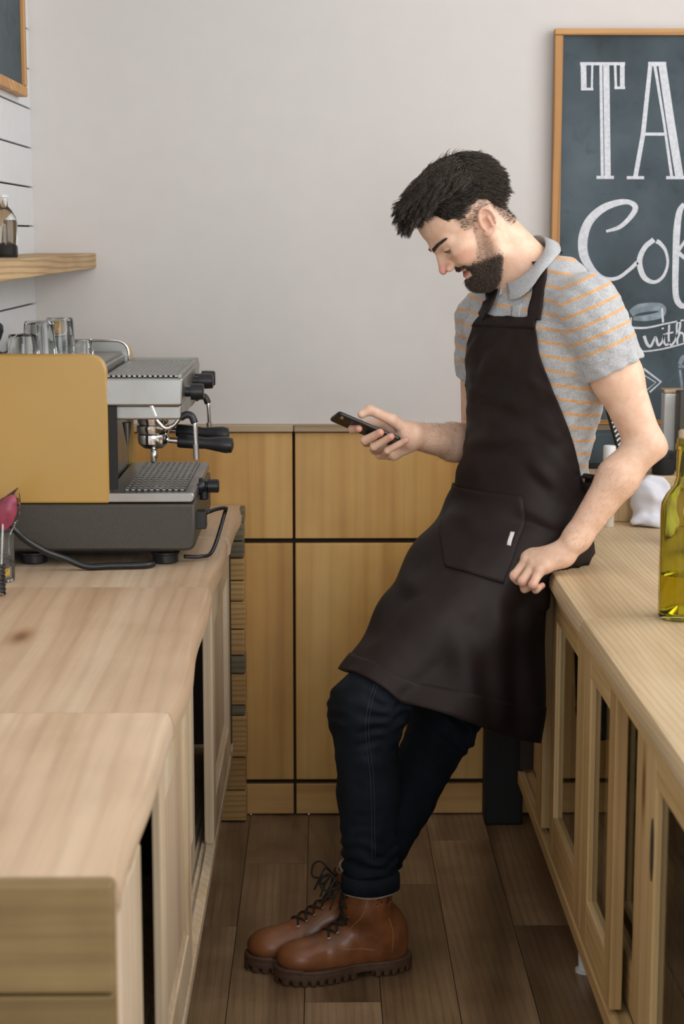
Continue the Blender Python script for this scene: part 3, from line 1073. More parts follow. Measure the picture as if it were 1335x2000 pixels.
# ------------------------------------------------------------------ things at the back of the right worktop
# low riser shelf against the wall
zr = ZT + .115
rs = thing('riser_shelf', (1.0, 4.52, ZT), 'low wooden riser standing on the far end of the right worktop', 'shelf')
MB().box(.662, 1.24, 4.36, 4.63, zr - .028, zr).build('riser_board', M['top_r'], rs, bevel=.003)
for xx in (.68, 1.21):
    MB().box(xx, xx + .02, 4.37, 4.62, ZT + .0005, zr - .0285).build('riser_side', M['top_r'], rs, bevel=.002)
MB().box(.7005, 1.2095, 4.37, 4.385, ZT + .0005, zr - .0285).build('riser_front', M['door_r'], rs, bevel=.002)
# black slate caddy on the riser
sl = thing('slate_caddy', (.75, 4.55, zr), 'black slate box with a dark base on the riser below the chalkboard', 'box')
MB().box(.668, .83, 4.50, 4.615, zr + .0005, zr + .012).build('caddy_base', M['black_m'], sl, bevel=.002)
MB().box(.670, .828, 4.503, 4.612, zr + .0125, zr + .088).build('caddy_body', M['slate'], sl, bevel=.002)
# cream tin with a flat lid, dark box beside it
p = at(1316, 850, 4.45)
wt = thing('cream_tin', (p[0], 4.52, zr), 'cream square tin with a tan lid on the riser at the right', 'tin')
w0 = at(1297, 800, 4.50)[0]
zt_ = at(1310, 768, 4.50)[2]
zb_ = zr + .0005
MB().box(w0, w0 + .05, 4.50, 4.55, zb_, zt_).build('tin_body', M['white'], wt, bevel=.004)
MB().box(w0 - .002, w0 + .052, 4.498, 4.552, zt_ + .0003, zt_ + .009).build('tin_lid', M['top_l'], wt, bevel=.002)
dk = at(1326, 800, 4.43)[0]
tag(MB().box(dk, dk + .075, 4.43, 4.485, zb_, at(1322, 765, 4.43)[2]).build('dark_box', M['base'], bevel=.003, loc=(dk + .03, 4.455, zb_)), 'dark olive box standing in front of the cream tin', 'box')
# jar with white lid, and a chevron patterned bag standing behind the elbow
p = at(1188, 960, 4.30)
jr = thing('storage_jar', (p[0], 4.30, ZT), 'slim jar with white lid and beige contents behind the man\'s forearm', 'jar')
hj = at(1188, 895, 4.30)[2] - ZT
ht = at(1188, 870, 4.30)[2] - ZT
MB().lathe([(.014, .0005), (.0145, .004), (.0145, hj), (.011, hj + .002)], (p[0], 4.30, ZT), (0, 0, 1), 24).build('jar_body', M['cream'], jr, smooth=40)
MB().lathe([(.0155, hj - .004), (.0155, ht - .003), (.013, ht)], (p[0], 4.30, ZT), (0, 0, 1), 24).build('jar_lid', M['white'], jr, smooth=40)
pa, pb = at(1183, 800, 4.385), at(1212, 905, 4.385)
cz = thing('chevron_packet', (pb[0] + .02, 4.385, zr), 'black packet printed with white chevrons leaning behind the elbow', 'packet')
ax = np.array((pb[0] - pa[0], 0, pb[2] - pa[2]))
tl = np.linalg.norm(ax)
ax /= tl
sd = np.array((-ax[2], 0, ax[0]))
if sd[0] < 0:
    sd = -sd
need = (pa[2] - zr - .012) / -ax[2]
ctr = pa + ax * need / 2 + sd * .015
MB().obox(ctr, ax * need / 2, sd * .017, (0, .010, 0)).build('packet_body', M['black'], cz, bevel=.004)
ck = Chalk(ctr, -ax, sd, (0, -1, 0))
cv = MB()
for k in range(9):
    s = need / 2 - .012 - k * .0115
    cc = Chalk(ctr + np.array((0, -.0102, 0)), -ax, sd, (0, -1, 0))
    cc.stroke([(s, -.011), (s + .005, -.004), (s, .003)], .004)
    cc.mb.build('chevron_mark', M['white'], cz)
# black pepper mill / jar behind the elbow
p = at(1294, 930, 4.40)
pm = thing('black_canister', (p[0], 4.40, zr), 'black canister on the riser behind the white cloth and the elbow', 'canister')
hh = at(1300, 880, 4.40)[2] - zr
MB().lathe([(.026, .0005), (.028, .004), (.028, hh * .70), (.024, hh * .72)], (p[0], 4.40, zr), (0, 0, 1), 28).build('canister_body', M['black_m'], pm, smooth=40)
MB().lathe([(.029, hh * .72), (.029, hh * .9), (.022, hh), (.001, hh)], (p[0], 4.40, zr), (0, 0, 1), 28).build('canister_lid', M['black'], pm, smooth=40)
# small metal cap on the worktop beside the cloth
p = at_z(1222, 1012, ZT)
tag(MB().lathe([(.014, .0005), (.014, .012), (.010, .014), (.010, .018), (.004, .020)], (p[0], p[1] + .02, ZT), (0, 0, 1), 20).build('bottle_stopper', M['chrome'], smooth=40, loc=(p[0], p[1] + .02, ZT)), 'small metal stopper lying beside the white cloth', 'stopper')


# ------------------------------------------------------------------ green bottles
def wine_bottle(cx, cy, r, H, fill, label):
    o = thing('oil_bottle', (cx, cy, ZT), label, 'bottle')
    k = r / .037
    prof = [(.030 * k, .0005), (.036 * k, .004), (.037 * k, .010), (.037 * k, H * .60), (.0355 * k, H * .645), (.029 * k, H * .69), (.0185 * k, H * .735), (.0145 * k, H * .78), (.0138 * k, H * .93),
            (.0158 * k, H * .932), (.0158 * k, H * .965), (.0142 * k, H * .97), (.0138 * k, H)]
    inn = [(q - .0028 if q > .008 else q, h) for q, h in prof[2:]]
    full = prof + [(inn[-1][0], H)] + inn[::-1][1:] + [(.026 * k, .012), (.010 * k, .024), (.0005, .027)]
    MB().lathe(full, (cx, cy, ZT), (0, 0, 1), 44).build('bottle_glass', M['green_glass'], o, smooth=45)
    rr = .037 * k - .0032
    MB().lathe([(.0005, .029), (.011 * k, .026), (.027 * k, .0135), (rr, .0115), (rr, fill), (.0005, fill)], (cx, cy, ZT), (0, 0, 1), 44).build('oil', M['oil'], o, smooth=45)
    MB().lathe([(.0115 * k, H * .955), (.0115 * k, H + .001), (.0125 * k, H + .0015), (.0125 * k, H + .012), (.010 * k, H + .015)], (cx, cy, ZT), (0, 0, 1), 20).build('cork', M['ledge'], o, smooth=40)
    return o


M['oil'] = glass('yellow_oil', (.86, .74, .08, 1), .0, 1.33)
p = at_z(1337, 1216, ZT)
pr = at_z(1282, 1190, ZT)
br = .0515 * .96
bx, by = .663, 3.245
# silhouette: left edge at x = 1282, top of the neck just above y = 870
wine_bottle(bx, by, .043, .335, .083, 'tall green glass oil bottle half full on the right worktop')
p = at_z(1372, 1010, ZT)
wine_bottle(at(1372, 1000, 4.05)[0], 4.05, .036, .24, .10, 'smaller dark green corked bottle farther back at the right')

# ------------------------------------------------------------------ jar with lollipop, whisk
jx, jy = at(-2, 1100, 3.62)[0], 3.62
jg = thing('candy_glass', (jx, jy, ZT), 'clear ribbed glass holding candy in front of the coffee machine', 'glass')
hz_ = at(10, 1043, jy)[2] - ZT
MB().lathe([(.030, .0005), (.031, .003), (.033, hz_), (.0315, hz_), (.0295, .006), (.0005, .006)], (jx, jy, ZT), (0, 0, 1), 48, .02, 12).build('glass_body', M['glass_green'] if 'glass_green' in M else M['glass'], jg, smooth=50)
# yellow sweet in the glass
M['sweet'] = plain('yellow_sweet', srgb(226, 178, 34), .35, speck=.35, scale=90)
M['pinkwrap'] = plain('pink_candy', srgb(158, 62, 84), .35, speck=.25, scale=70)
M['cello'] = glass('cellophane', (.96, .93, .94, 1), .12, 1.15)
c = np.array((jx + .012, jy - .008, ZT + .0185))
v, f = [], []
mb = MB()
for k in range(9):
    a = k * 2.4
    d = np.array((math.cos(a), math.sin(a), math.sin(k * 1.7) * .6))
    mb.obox(c + d * .005, (.006, .001, .002), (-.001, .0055, .002), (0, .002, .005))
sw_ = mb.build('yellow_sweet', M['sweet'], loc=tuple(c - (0, 0, .012)), bevel=.002)
tag(sw_, 'crumpled yellow sweet at the bottom of the candy glass', 'sweet')
lp = thing('lollipop', (jx, jy, ZT + .007), 'pink heart lollipop wrapped in clear cellophane standing in the glass', 'lollipop')
a0, a1 = np.array((jx + .004, jy - .006, ZT + .0075)), at(8, 1030, jy - .004)
MB().cyl(a0, a1 + (0, 0, .04), .0022).build('stick', M['white'], lp, smooth=40)


def wrap(pts, rs, fy, n=16, jit=0.0):
    mb = MB()
    pts = catmull(pts, 18)
    rs = np.interp(np.linspace(0, 1, 18), np.linspace(0, 1, len(rs)), rs)
    rows = []
    for i, (p_, r_) in enumerate(zip(pts, rs)):
        row = []
        for j in range(n + 1):
            w = 2 * math.pi * j / n
            q = 1 + jit * math.sin(j * 2.3 + i * 1.1) * (j % n != 0)
            row.append((p_[0] + r_ * q * math.cos(w), p_[1] + fy * r_ * q * math.sin(w), p_[2]))
        rows.append(row)
    return mb.grid(rows)


wrap([at(8, 1035, jy), at(8, 1020, jy), at(10, 1000, jy), at(16, 980, jy), at(26, 966, jy)], [.004, .018, .024, .018, .004], .4).build('candy', M['pinkwrap'], lp, smooth=True)
wrap([at(5, 1085, jy), at(8, 1062, jy), at(8, 1045, jy), at(10, 1010, jy), at(20, 978, jy), at(36, 952, jy)], [.016, .008, .012, .029, .022, .001], .5, 16, .1).build('cellophane_wrap', M['cello'], lp, smooth=30)
# coil spring whisk at the left edge
pc = at(-8, 1160, 3.46)
wk = thing('coil_whisk', (pc[0], 3.46, ZT), 'black and steel coil spring whisk at the left edge of the worktop', 'whisk')
th_ = np.linspace(0, 2 * math.pi * 7, 190)
cr = .0175
sp = np.stack([pc[0] + cr * np.cos(th_), 3.46 + cr * np.sin(th_), ZT + .005 + np.linspace(0, .058, 190)], 1)
MB().tube(sp, .0027, 8).build('coil', M['black'], wk, smooth=True)
MB().lathe([(.0125, .004), (.0125, .062), (.006, .07), (.006, .12)], (pc[0], 3.46, ZT), (0, 0, 1), 24).build('core', M['steel'], wk, smooth=40)

# ------------------------------------------------------------------ crumpled white cloth
def white_cloth():
    c0 = at_z(1272, 1030, ZT) + np.array((.0, .03, 0))
    hx, hz = .048, at(1262, 930, c0[1])[2] - ZT

    def rag(P):
        q = P - np.asarray(c0, f32)
        d = ell(q, (.0, .0, hz * .45), (hx * .9, .032, hz * .56))
        d = smin(d, ell(q, (.016, .005, hz * .62), (hx * .6, .028, hz * .28)), .02)
        d = smin(d, ell(q, (-.006, -.015, .012), (.046, .030, .014)), .02)
        d = smin(d, ell(q, (.026, -.01, .012), (.032, .030, .013)), .015)
        d = d + f32(.0068) * np.sin(q[:, 0] * 75 + q[:, 2] * 55 + 3 * np.sin(q[:, 1] * 40)) * np.cos(q[:, 2] * 38 - q[:, 0] * 20).astype(f32) + f32(.0022) * wob(q, 90, 5)
        return smax(d, f32(.0008) - q[:, 2], .002)
    v, f = nets(rag, c0 - .12, c0 + .14, .003)
    o = raw_mesh('cloth', v, f, plain('white_cotton', srgb(222, 222, 232), .9, speck=.03, scale=300, bump=.2), loc=tuple(c0))
    tag(o, 'crumpled white cloth lying on the right worktop behind the arm', 'cloth')
# ------------------------------------------------------------------ smooth solid modelling (distance fields -> quads)
f32 = np.float32


def vlen(a):
    return np.sqrt(np.einsum('ij,ij->i', a, a))


def sph(P, c, r):
    return vlen(P - np.asarray(c, f32)) - f32(r)


def ell(P, c, r, B=None):
    q = P - np.asarray(c, f32)
    if B is not None:
        q = q @ np.asarray(B, f32).T          # rows of B: local axes
    r = np.asarray(r, f32)
    k0 = vlen(q / r)
    k1 = vlen(q / (r * r)) + f32(1e-6)
    return k0 * (k0 - 1) / k1


def rc(P, a, b, ra, rb):
    a, b = np.asarray(a, f32), np.asarray(b, f32)
    ab = b - a
    t = np.clip(((P - a) @ ab) / (ab @ ab), 0, 1)
    return vlen(P - a - t[:, None] * ab) - (f32(ra) + t * f32(rb - ra))


def smin(a, b, k):
    h = np.clip(.5 + .5 * (b - a) / k, 0, 1)
    return b + (a - b) * h - k * h * (1 - h)


def smax(a, b, k):
    return -smin(-a, -b, k)


def chain(P, pts, rs, k=.01):
    d = None
    for i in range(len(pts) - 1):
        e = rc(P, pts[i], pts[i + 1], rs[i], rs[i + 1])
        d = e if d is None else smin(d, e, k)
    return d


def boxed(fn, lo, hi, pad=.03):
    """evaluate fn only near its own bounding box"""
    lo, hi = np.asarray(lo, f32) - pad, np.asarray(hi, f32) + pad

    def g(P):
        out = vlen(np.maximum(np.maximum(lo - P, P - hi), 0)) + f32(pad)
        m = np.all((P > lo) & (P < hi), axis=1)
        if m.any():
            out[m] = fn(P[m])
        return out
    return g


def nets(fn, lo, hi, h, B=8):
    """sparse surface nets: only blocks the surface passes through are sampled"""
    lo, hi = np.asarray(lo, float), np.asarray(hi, float)
    nb = np.ceil((hi - lo) / (h * B)).astype(int)
    bi = np.stack(np.meshgrid(*[np.arange(k) for k in nb], indexing='ij'), -1).reshape(-1, 3)
    ctr = (lo + (bi + .5) * B * h).astype(f32)
    d = np.concatenate([fn(c) for c in np.array_split(ctr, max(1, len(ctr) // 200000))])
    bi = bi[np.abs(d) < B * h * .87 * 1.5 + .004]
    N = nb * B + 2
    off = np.stack(np.meshgrid(*[np.arange(B + 1)] * 3, indexing='ij'), -1).reshape(-1, 3)
    keys, pos, quads = [], [], []
    for ch in np.array_split(bi, max(1, len(bi) // 400)):
        if not len(ch):
            continue
        G = (ch[:, None, :] * B + off[None])
        P = (lo + G.reshape(-1, 3) * h).astype(f32)
        D = fn(P).reshape(len(ch), B + 1, B + 1, B + 1)
        S = D < 0
        cs = [(a, b, c) for a in (0, 1) for b in (0, 1) for c in (0, 1)]
        cnt = sum(S[:, a:a + B, b:b + B, c:c + B].astype(np.int8) for a, b, c in cs)
        w = np.argwhere((cnt > 0) & (cnt < 8))
        if not len(w):
            continue
        V = {q: D[w[:, 0], w[:, 1] + q[0], w[:, 2] + q[1], w[:, 3] + q[2]] for q in cs}
        acc = np.zeros((len(w), 3))
        num = np.zeros(len(w))
        for a in cs:
            for ax in range(3):
                if a[ax]:
                    continue
                b = list(a)
                b[ax] = 1
                b = tuple(b)
                va, vb = V[a], V[b]
                m = (va < 0) != (vb < 0)
                t = np.where(m, va / np.where(m, va - vb, 1), 0)
                pt = np.repeat(np.array([a], float), len(w), 0)
                pt[:, ax] += t
                acc += np.where(m[:, None], pt, 0)
                num += m
        base = ch[w[:, 0]] * B + w[:, 1:]
        keys.append((base[:, 0] * N[1] + base[:, 1]) * N[2] + base[:, 2])
        pos.append(lo + (base + acc / num[:, None]) * h)
        v0 = V[(0, 0, 0)] < 0
        for ax, q in ((0, (1, 0, 0)), (1, (0, 1, 0)), (2, (0, 0, 1))):
            v1 = V[q] < 0
            m = v0 != v1
            if not m.any():
                continue
            bb = base[m]
            u, v = [(1, 2), (2, 0), (0, 1)][ax]
            eu, ev = np.eye(3, dtype=int)[u], np.eye(3, dtype=int)[v]
            c4 = np.stack([bb, bb - eu, bb - eu - ev, bb - ev], 1)
            fl = v0[m]
            c4[~fl] = c4[~fl][:, ::-1]
            quads.append((c4[..., 0] * N[1] + c4[..., 1]) * N[2] + c4[..., 2])
    keys = np.concatenate(keys)
    pos = np.concatenate(pos)
    quads = np.concatenate(quads)
    o = np.argsort(keys)
    keys, pos = keys[o], pos[o]
    ix = np.searchsorted(keys, quads)
    ix = np.clip(ix, 0, len(keys) - 1)
    ok = np.all(keys[ix] == quads, axis=1)
    return pos, ix[ok]


def grad(fn, P, e=.0015):
    g = np.zeros_like(P)
    for a in range(3):
        q = np.zeros(3, f32)
        q[a] = e
        g[:, a] = fn(P + q) - fn(P - q)
    return g / (vlen(g)[:, None] + 1e-9)


_NW = [(RNG.normal(size=3), RNG.uniform(0, 6.28)) for _ in range(24)]


def wob(P, s, seed=0, n=6):
    """cheap smooth noise about -1..1"""
    d = np.zeros(len(P), f32)
    for k in range(n):
        w, ph = _NW[(seed + k) % 24]
        d += np.sin(P @ (np.asarray(w, f32) * f32(s * (1 + .25 * k))) + f32(ph))
    return d / n * 1.6


def frame_of(f, up=(0, 0, 1)):
    """rows: forward, left, up"""
    f = np.asarray(f, float)
    f = f / np.linalg.norm(f)
    l = np.cross(up, f)
    l /= np.linalg.norm(l)
    return np.array([f, l, np.cross(f, l)])


# ------------------------------------------------------------------ the man's joints (true places, metres)
SK = 1.045


def bk(px, py, Y):
    """a pixel at a depth that is given for a body standing a little nearer; the whole figure stands SK farther"""
    return at(px, py, Y * SK)


J = dict(shL=bk(1148, 603, 3.55), elL=at(1259, 868, 3.70), wrL=at(1112, 1070, 3.675),
         shR=bk(944, 628, 3.86), elR=bk(938, 872, 3.90), wrR=bk(800, 850, 3.73),
         hipL=at(1012, 1085, 3.80), knL=at(714, 1388, 3.63), anL=at(722, 1722, 3.615),
         hipR=at(985, 1070, 3.99), knR=at(868, 1410, 3.85), anR=at(714, 1726, 3.70))
TY = R(40)
tF = np.array((-math.cos(TY), -math.sin(TY), 0))
tL = np.array((math.sin(TY), -math.cos(TY), 0))
HEAD_A, HEAD_P = R(8), R(47)
hF = np.array((-math.cos(HEAD_P) * math.cos(HEAD_A), -math.cos(HEAD_P) * math.sin(HEAD_A), -math.sin(HEAD_P)))
HB = frame_of(hF)
HO = bk(946, 441, 3.61) - HB[1] * .075 * SK
neck0 = bk(1043, 520, 3.70)


def torso_tab():
    #        z     cx    cy     a(side) b(front)
    return np.array([
        (.78, .400, 3.720, .168, .120), (.90, .406, 3.720, .164, .118), (1.00, .414, 3.715, .145, .099), (1.10, .428, 3.710, .135, .090),
        (1.20, .444, 3.705, .147, .093), (1.30, .452, 3.700, .168, .106), (1.37, .452, 3.700, .176, .113), (1.42, .452, 3.70, .150, .094),
        (1.46, .450, 3.70, .105, .074), (1.52, .442, 3.70, .060, .055)])


_TT = torso_tab()
_TT[:, 1:3] *= SK
_TT[:, 3:] *= SK
_TT[:, 0] = CAM_H + (_TT[:, 0] - CAM_H) * SK


def torso(P, grow=0.0):
    z = P[:, 2]
    q = [np.interp(z, _TT[:, 0], _TT[:, k]).astype(f32) for k in (1, 2, 3, 4)]
    dx, dy = P[:, 0] - q[0], P[:, 1] - q[1]
    l = dx * f32(tL[0]) + dy * f32(tL[1])
    f = dx * f32(tF[0]) + dy * f32(tF[1])
    a, b = q[2] + f32(grow), q[3] + f32(grow)
    e = 2.4
    k = (np.abs(l / a) ** e + np.abs(f / b) ** e) ** (1 / e)
    d = (k - 1) * np.minimum(a, b)
    d = smax(d, z - f32(_TT[-1, 0] - .02), .02)
    return smax(d, f32(_TT[0, 0] + .02) - z, .02)


def counter(P):
    """the right worktop as an obstacle (front edge at x .481, top at ZT)"""
    a = f32(.478) - P[:, 0]
    b = P[:, 2] - f32(ZT)
    return np.where((a > 0) & (b > 0), np.hypot(a, b), np.maximum(a, b))


white_cloth()
# ------------------------------------------------------------------ body (one continuous skin)
def HP(P):
    return (P - HO.astype(f32)) @ HB.astype(f32).T / f32(SK)


def hw(x, y, z):
    """head-local (forward, left, up) -> world"""
    return HO + np.array((x, y, z)) @ HB * SK


EYE = (.0725, .0315, .0165)


def head(Pw):
    p = HP(Pw)
    s = p.copy()
    s[:, 1] = np.abs(s[:, 1])
    # (local metres; scaled back at the end)
    d = ell(p, (-.002, 0, .054), (.0945, .0755, .083))
    d = smin(d, ell(p, (.043, 0, -.014), (.047, .054, .066)), .03)
    d = smin(d, rc(s, (.0, .054, -.030), (.014, .049, -.058), .018, .017), .02)
    d = smin(d, rc(s, (.014, .049, -.058), (.066, .020, -.074), .017, .016), .016)
    d = smin(d, sph(p, (.071, 0, -.073), .0185), .02)
    d = smin(d, sph(p, (.078, 0, -.066), .0120), .012)
    d = smin(d, ell(s, (.055, .045, .0), (.028, .019, .016)), .02)
    d = smin(d, rc(s, (.087, .010, .031), (.066, .044, .031), .0105, .0085), .014)
    # eye sockets, lids
    d = smax(d, -ell(s, (.098, .033, .014), (.020, .017, .012)), .010)
    q = s - np.asarray(EYE, f32)
    ball = vlen(q)
    d = smin(d, ball - f32(.0140), .003)
    zo = q[:, 2] + f32(.0040) + q[:, 0] * f32(.10)
    slit = np.abs(zo) - (f32(.0048) - (q[:, 1] - f32(.002)) ** 2 * f32(30))
    opening = np.maximum(np.maximum(slit, f32(.002) - q[:, 0]), ball - f32(.019))
    d = smax(d, -opening, .0010)
    # fold of the upper lid, soft bag below
    d = smin(d, rc(s, (.0855, .020, .0255), (.070, .048, .0225), .0040, .0035), .004)
    d = smin(d, rc(s, (.0845, .022, .0030), (.075, .044, .0035), .0035, .0035), .006)
    # nose
    d = smin(d, rc(p, (.0895, 0, .026), (.1075, 0, -.006), .0062, .0078), .007)
    d = smin(d, rc(p, (.084, 0, .022), (.094, 0, -.010), .009, .0115), .006)
    d = smin(d, sph(p, (.1118, 0, -.0118), .0086), .005)
    d = smin(d, ell(s, (.0985, .0115, -.0160), (.0110, .0068, .0080)), .004)
    d = smax(d, -ell(s, (.1025, .0062, -.0275), (.0050, .0026, .0040)), .002)
    # cheek pulled up by the smile and the fold beside the nose
    d = smin(d, ell(s, (.066, .037, -.017), (.019, .015, .014)), .012)
    d = smax(d, -rc(s, (.0965, .019, -.015), (.081, .032, -.036), .0022, .0018), .005)
    # mouth: parted, corners up
    d = smin(d, rc(s, (.0885, .0, -.0370), (.0730, .026, -.0355), .0045, .0026), .006)
    d = smin(d, rc(s, (.0865, .0, -.0510), (.0725, .024, -.0390), .0055, .003), .006)
    zc = f32(-.0440) + (np.minimum(s[:, 1], .03) ** 2) * f32(11.0)
    cut = np.maximum(np.abs(p[:, 2] - zc) - (f32(.0048) - s[:, 1] * f32(.15)), f32(.066) - p[:, 0])
    cut = np.maximum(cut, s[:, 1] - f32(.028))
    d = smax(d, -cut, .002)
    # ears
    c, sn = math.cos(R(26)), math.sin(R(26))
    e = s - np.asarray((-.006, .076, .004), f32)
    ex = e[:, 0] * c + e[:, 2] * sn
    ez = -e[:, 0] * sn + e[:, 2] * c
    el = np.stack([ex, e[:, 1] - (-ex) * f32(.35), ez], 1) / f32(.87)
    ear = ell(el, (-.004, 0, .002), (.0185, .0060, .031))
    ear = smin(ear, ell(el, (.004, 0, -.026), (.0085, .005, .0095)), .006)
    ear = smax(ear, -ell(el, (.001, .007, -.003), (.0105, .0085, .0150)), .003)
    ear = smax(ear, -ell(el, (-.004, .007, .0165), (.0110, .0055, .0080)), .003)
    th = np.linspace(R(-40), R(205), 11)
    rim = [(-.004 + .0165 * math.cos(t), .0050, .004 + .0275 * math.sin(t)) for t in th]
    for a, b in zip(rim[:-1], rim[1:]):
        ear = smin(ear, rc(el, a, b, .0036, .0036), .002)
    ear = smin(ear, rc(el, (-.011, .005, -.012), (-.008, .005, .010), .0035, .003), .003)
    ear = smin(ear, rc(el, (.012, .003, -.008), (.010, .004, .002), .004, .003), .004)
    d = smin(d, ear * f32(.87), .005)
    return d * f32(SK)


hb_lo = HO - .17
hb_hi = HO + .17
head_b = boxed(head, hb_lo, hb_hi, .02)

# fingers: joints from knuckle to tip
handL = dict(
    index=[at(1020, 1086, 3.710), at(994, 1112, 3.708), at(996, 1132, 3.717), at(1012, 1137, 3.727)],
    middle=[at(1030, 1094, 3.689), at(1004, 1125, 3.681), at(1008, 1143, 3.691), at(1024, 1142, 3.703)],
    ring=[at(1042, 1104, 3.669), at(1020, 1135, 3.656), at(1024, 1150, 3.665), at(1040, 1145, 3.678)],
    little=[at(1053, 1115, 3.651), at(1040, 1142, 3.635), at(1046, 1152, 3.643), at(1058, 1144, 3.655)])
thumbL = [at(1085, 1096, 3.715), at(1052, 1100, 3.738), at(1032, 1118, 3.738), at(1024, 1134, 3.730)]
handR = dict(
    index=[bk(748, 828, 3.755), bk(700, 829, 3.745), bk(688, 838, 3.712), bk(700, 837, 3.690)],
    middle=[bk(756, 846, 3.765), bk(716, 862, 3.735), bk(712, 860, 3.690), bk(742, 845, 3.668)],
    ring=[bk(766, 860, 3.765), bk(732, 878, 3.735), bk(730, 872, 3.688), bk(763, 853, 3.666)],
    little=[bk(778, 870, 3.755), bk(752, 888, 3.728), bk(756, 880, 3.692), bk(792, 860, 3.678)])
thumbR = [bk(800, 846, 3.725), bk(766, 820, 3.705), bk(722, 801, 3.690), bk(706, 809, 3.688)]


def hand(P, F, thumb, wr, r0, kn):
    d = None
    rr = {'index': 1.0, 'middle': 1.03, 'ring': .97, 'little': .86}
    order = ['index', 'middle', 'ring', 'little']
    # palm: a fan of metacarpals blended into one slab
    for n_ in order:
        e = rc(P, wr, F[n_][0], .020, .0125 * rr[n_])
        d = e if d is None else smin(d, e, .020)
    for a, b in zip(order[:-1], order[1:]):
        d = smin(d, rc(P, F[a][0] * .75 + wr * .25, F[b][0] * .75 + wr * .25, .0125, .0125), .012)
    th = chain(P, thumb, [.0155, .0125, .0105, .0092], .006)
    d = smin(d, th, .010)
    for n_ in order:
        q = F[n_]
        k = rr[n_] * r0
        c = rc(P, q[0], q[1], .0108 * k, .0092 * k)
        c = smin(c, rc(P, q[1], q[2], .0092 * k, .0082 * k), .003)
        c = smin(c, rc(P, q[2], q[3], .0082 * k, .0072 * k), .003)
        c = smin(c, sph(P, q[0], .0118 * k * kn), .006)
        c = smin(c, sph(P, q[1], .0100 * k), .004)
        d = smin(d, c, .0022)
    return d


def bb(pts, pad):
    a = np.array(pts)
    return a.min(0) - pad, a.max(0) + pad


hL_pts = [p for q in handL.values() for p in q] + thumbL + [J['wrL']]
hR_pts = [p for q in handR.values() for p in q] + thumbR + [J['wrR']]
palmL = at(1098, 1082, 3.675)
palmR = bk(793, 852, 3.735)
handL_b = boxed(lambda P: hand(P, handL, thumbL, palmL, 1.13, 1.06), *bb(hL_pts, .03), .02)
handR_b = boxed(lambda P: smin(hand(P, handR, thumbR, palmR, 1.16, 1.0), chain(P, [bk(796, 868, 3.735), bk(768, 884, 3.745), bk(742, 886, 3.755)], [.020, .0155, .013], .01), .008), *bb(hR_pts, .03), .02)


def armL(P):
    s, e, w = J['shL'], J['elL'], J['wrL']
    d = rc(P, s, s * .5 + e * .5, .058, .052)
    d = smin(d, rc(P, s * .5 + e * .5, e, .051, .037), .02)
    tip = at(1286, 876, 3.715)
    d = smin(d, sph(P, tip, .016), .030)
    m = e * .68 + w * .32 + np.array((-.006, 0, 0))
    d = smin(d, rc(P, e, m, .037, .0415), .02)
    d = smin(d, rc(P, m, w * .9 + e * .1, .0415, .0285), .02)
    d = smin(d, rc(P, w * .9 + e * .1, palmL, .0285, .024), .015)
    d = smin(d, sph(P, at(1114, 1064, 3.656), .010), .020)      # wrist bone
    return d


def armR(P):
    s, e, w = J['shR'], J['elR'], J['wrR']
    d = rc(P, s, e, .055, .043)
    m = e * .62 + w * .38
    d = smin(d, rc(P, e, m, .043, .041), .02)
    d = smin(d, rc(P, m, w, .041, .028), .02)
    d = smin(d, rc(P, w, palmR, .028, .023), .015)
    return d


armL_b = boxed(armL, *bb([J['shL'], J['elL'], J['wrL'], at(1286, 876, 3.715)], .075), .03)
armR_b = boxed(armR, *bb([J['shR'], J['elR'], J['wrR'], palmR], .075), .03)


def core(P):
    d = torso(P, -.028)
    # the chest under the shirt, then legs inside the jeans down to the boots
    for a, b, c in (('hipL', 'knL', 'anL'), ('hipR', 'knR', 'anR')):
        d = smin(d, chain(P, [J[a], J[b], J[c], J[c] + (-.01, 0, -.08)], [.060, .044, .028, .026], .02), .03)
    nk = neck0 + np.array((.0, 0, -.02))
    d = smin(d, rc(P, nk, hw(-.016, 0, -.022), .057, .052), .03)
    d = smin(d, rc(P, hw(.028, 0, -.070), bk(1005, 560, 3.71), .040, .040), .03)
    return d


def body(P):
    d = core(P)
    d = smin(d, armL_b(P), .02)
    d = smin(d, armR_b(P), .02)
    d = smin(d, head_b(P), .020)
    d = smin(d, handL_b(P), .008)
    d = smin(d, handR_b(P), .008)
    return smax(d, -counter(P), .004)


allp = np.array(list(J.values()) + hL_pts + hR_pts + [HO + .15, HO - .15])
person = thing('person', (.40, 3.66, 0), 'bearded man in brown apron and striped shirt leaning on the counter, looking at a phone', 'person')
BV, BF = nets(body, allp.min(0) - .12, allp.max(0) + .12, .0021)
BVf = BV.astype(f32)
HL = HP(BVf)                                   # head-local place of every skin vertex


def sstep(a, b, x):
    t = np.clip((x - a) / (b - a), 0, 1)
    return t * t * (3 - 2 * t)


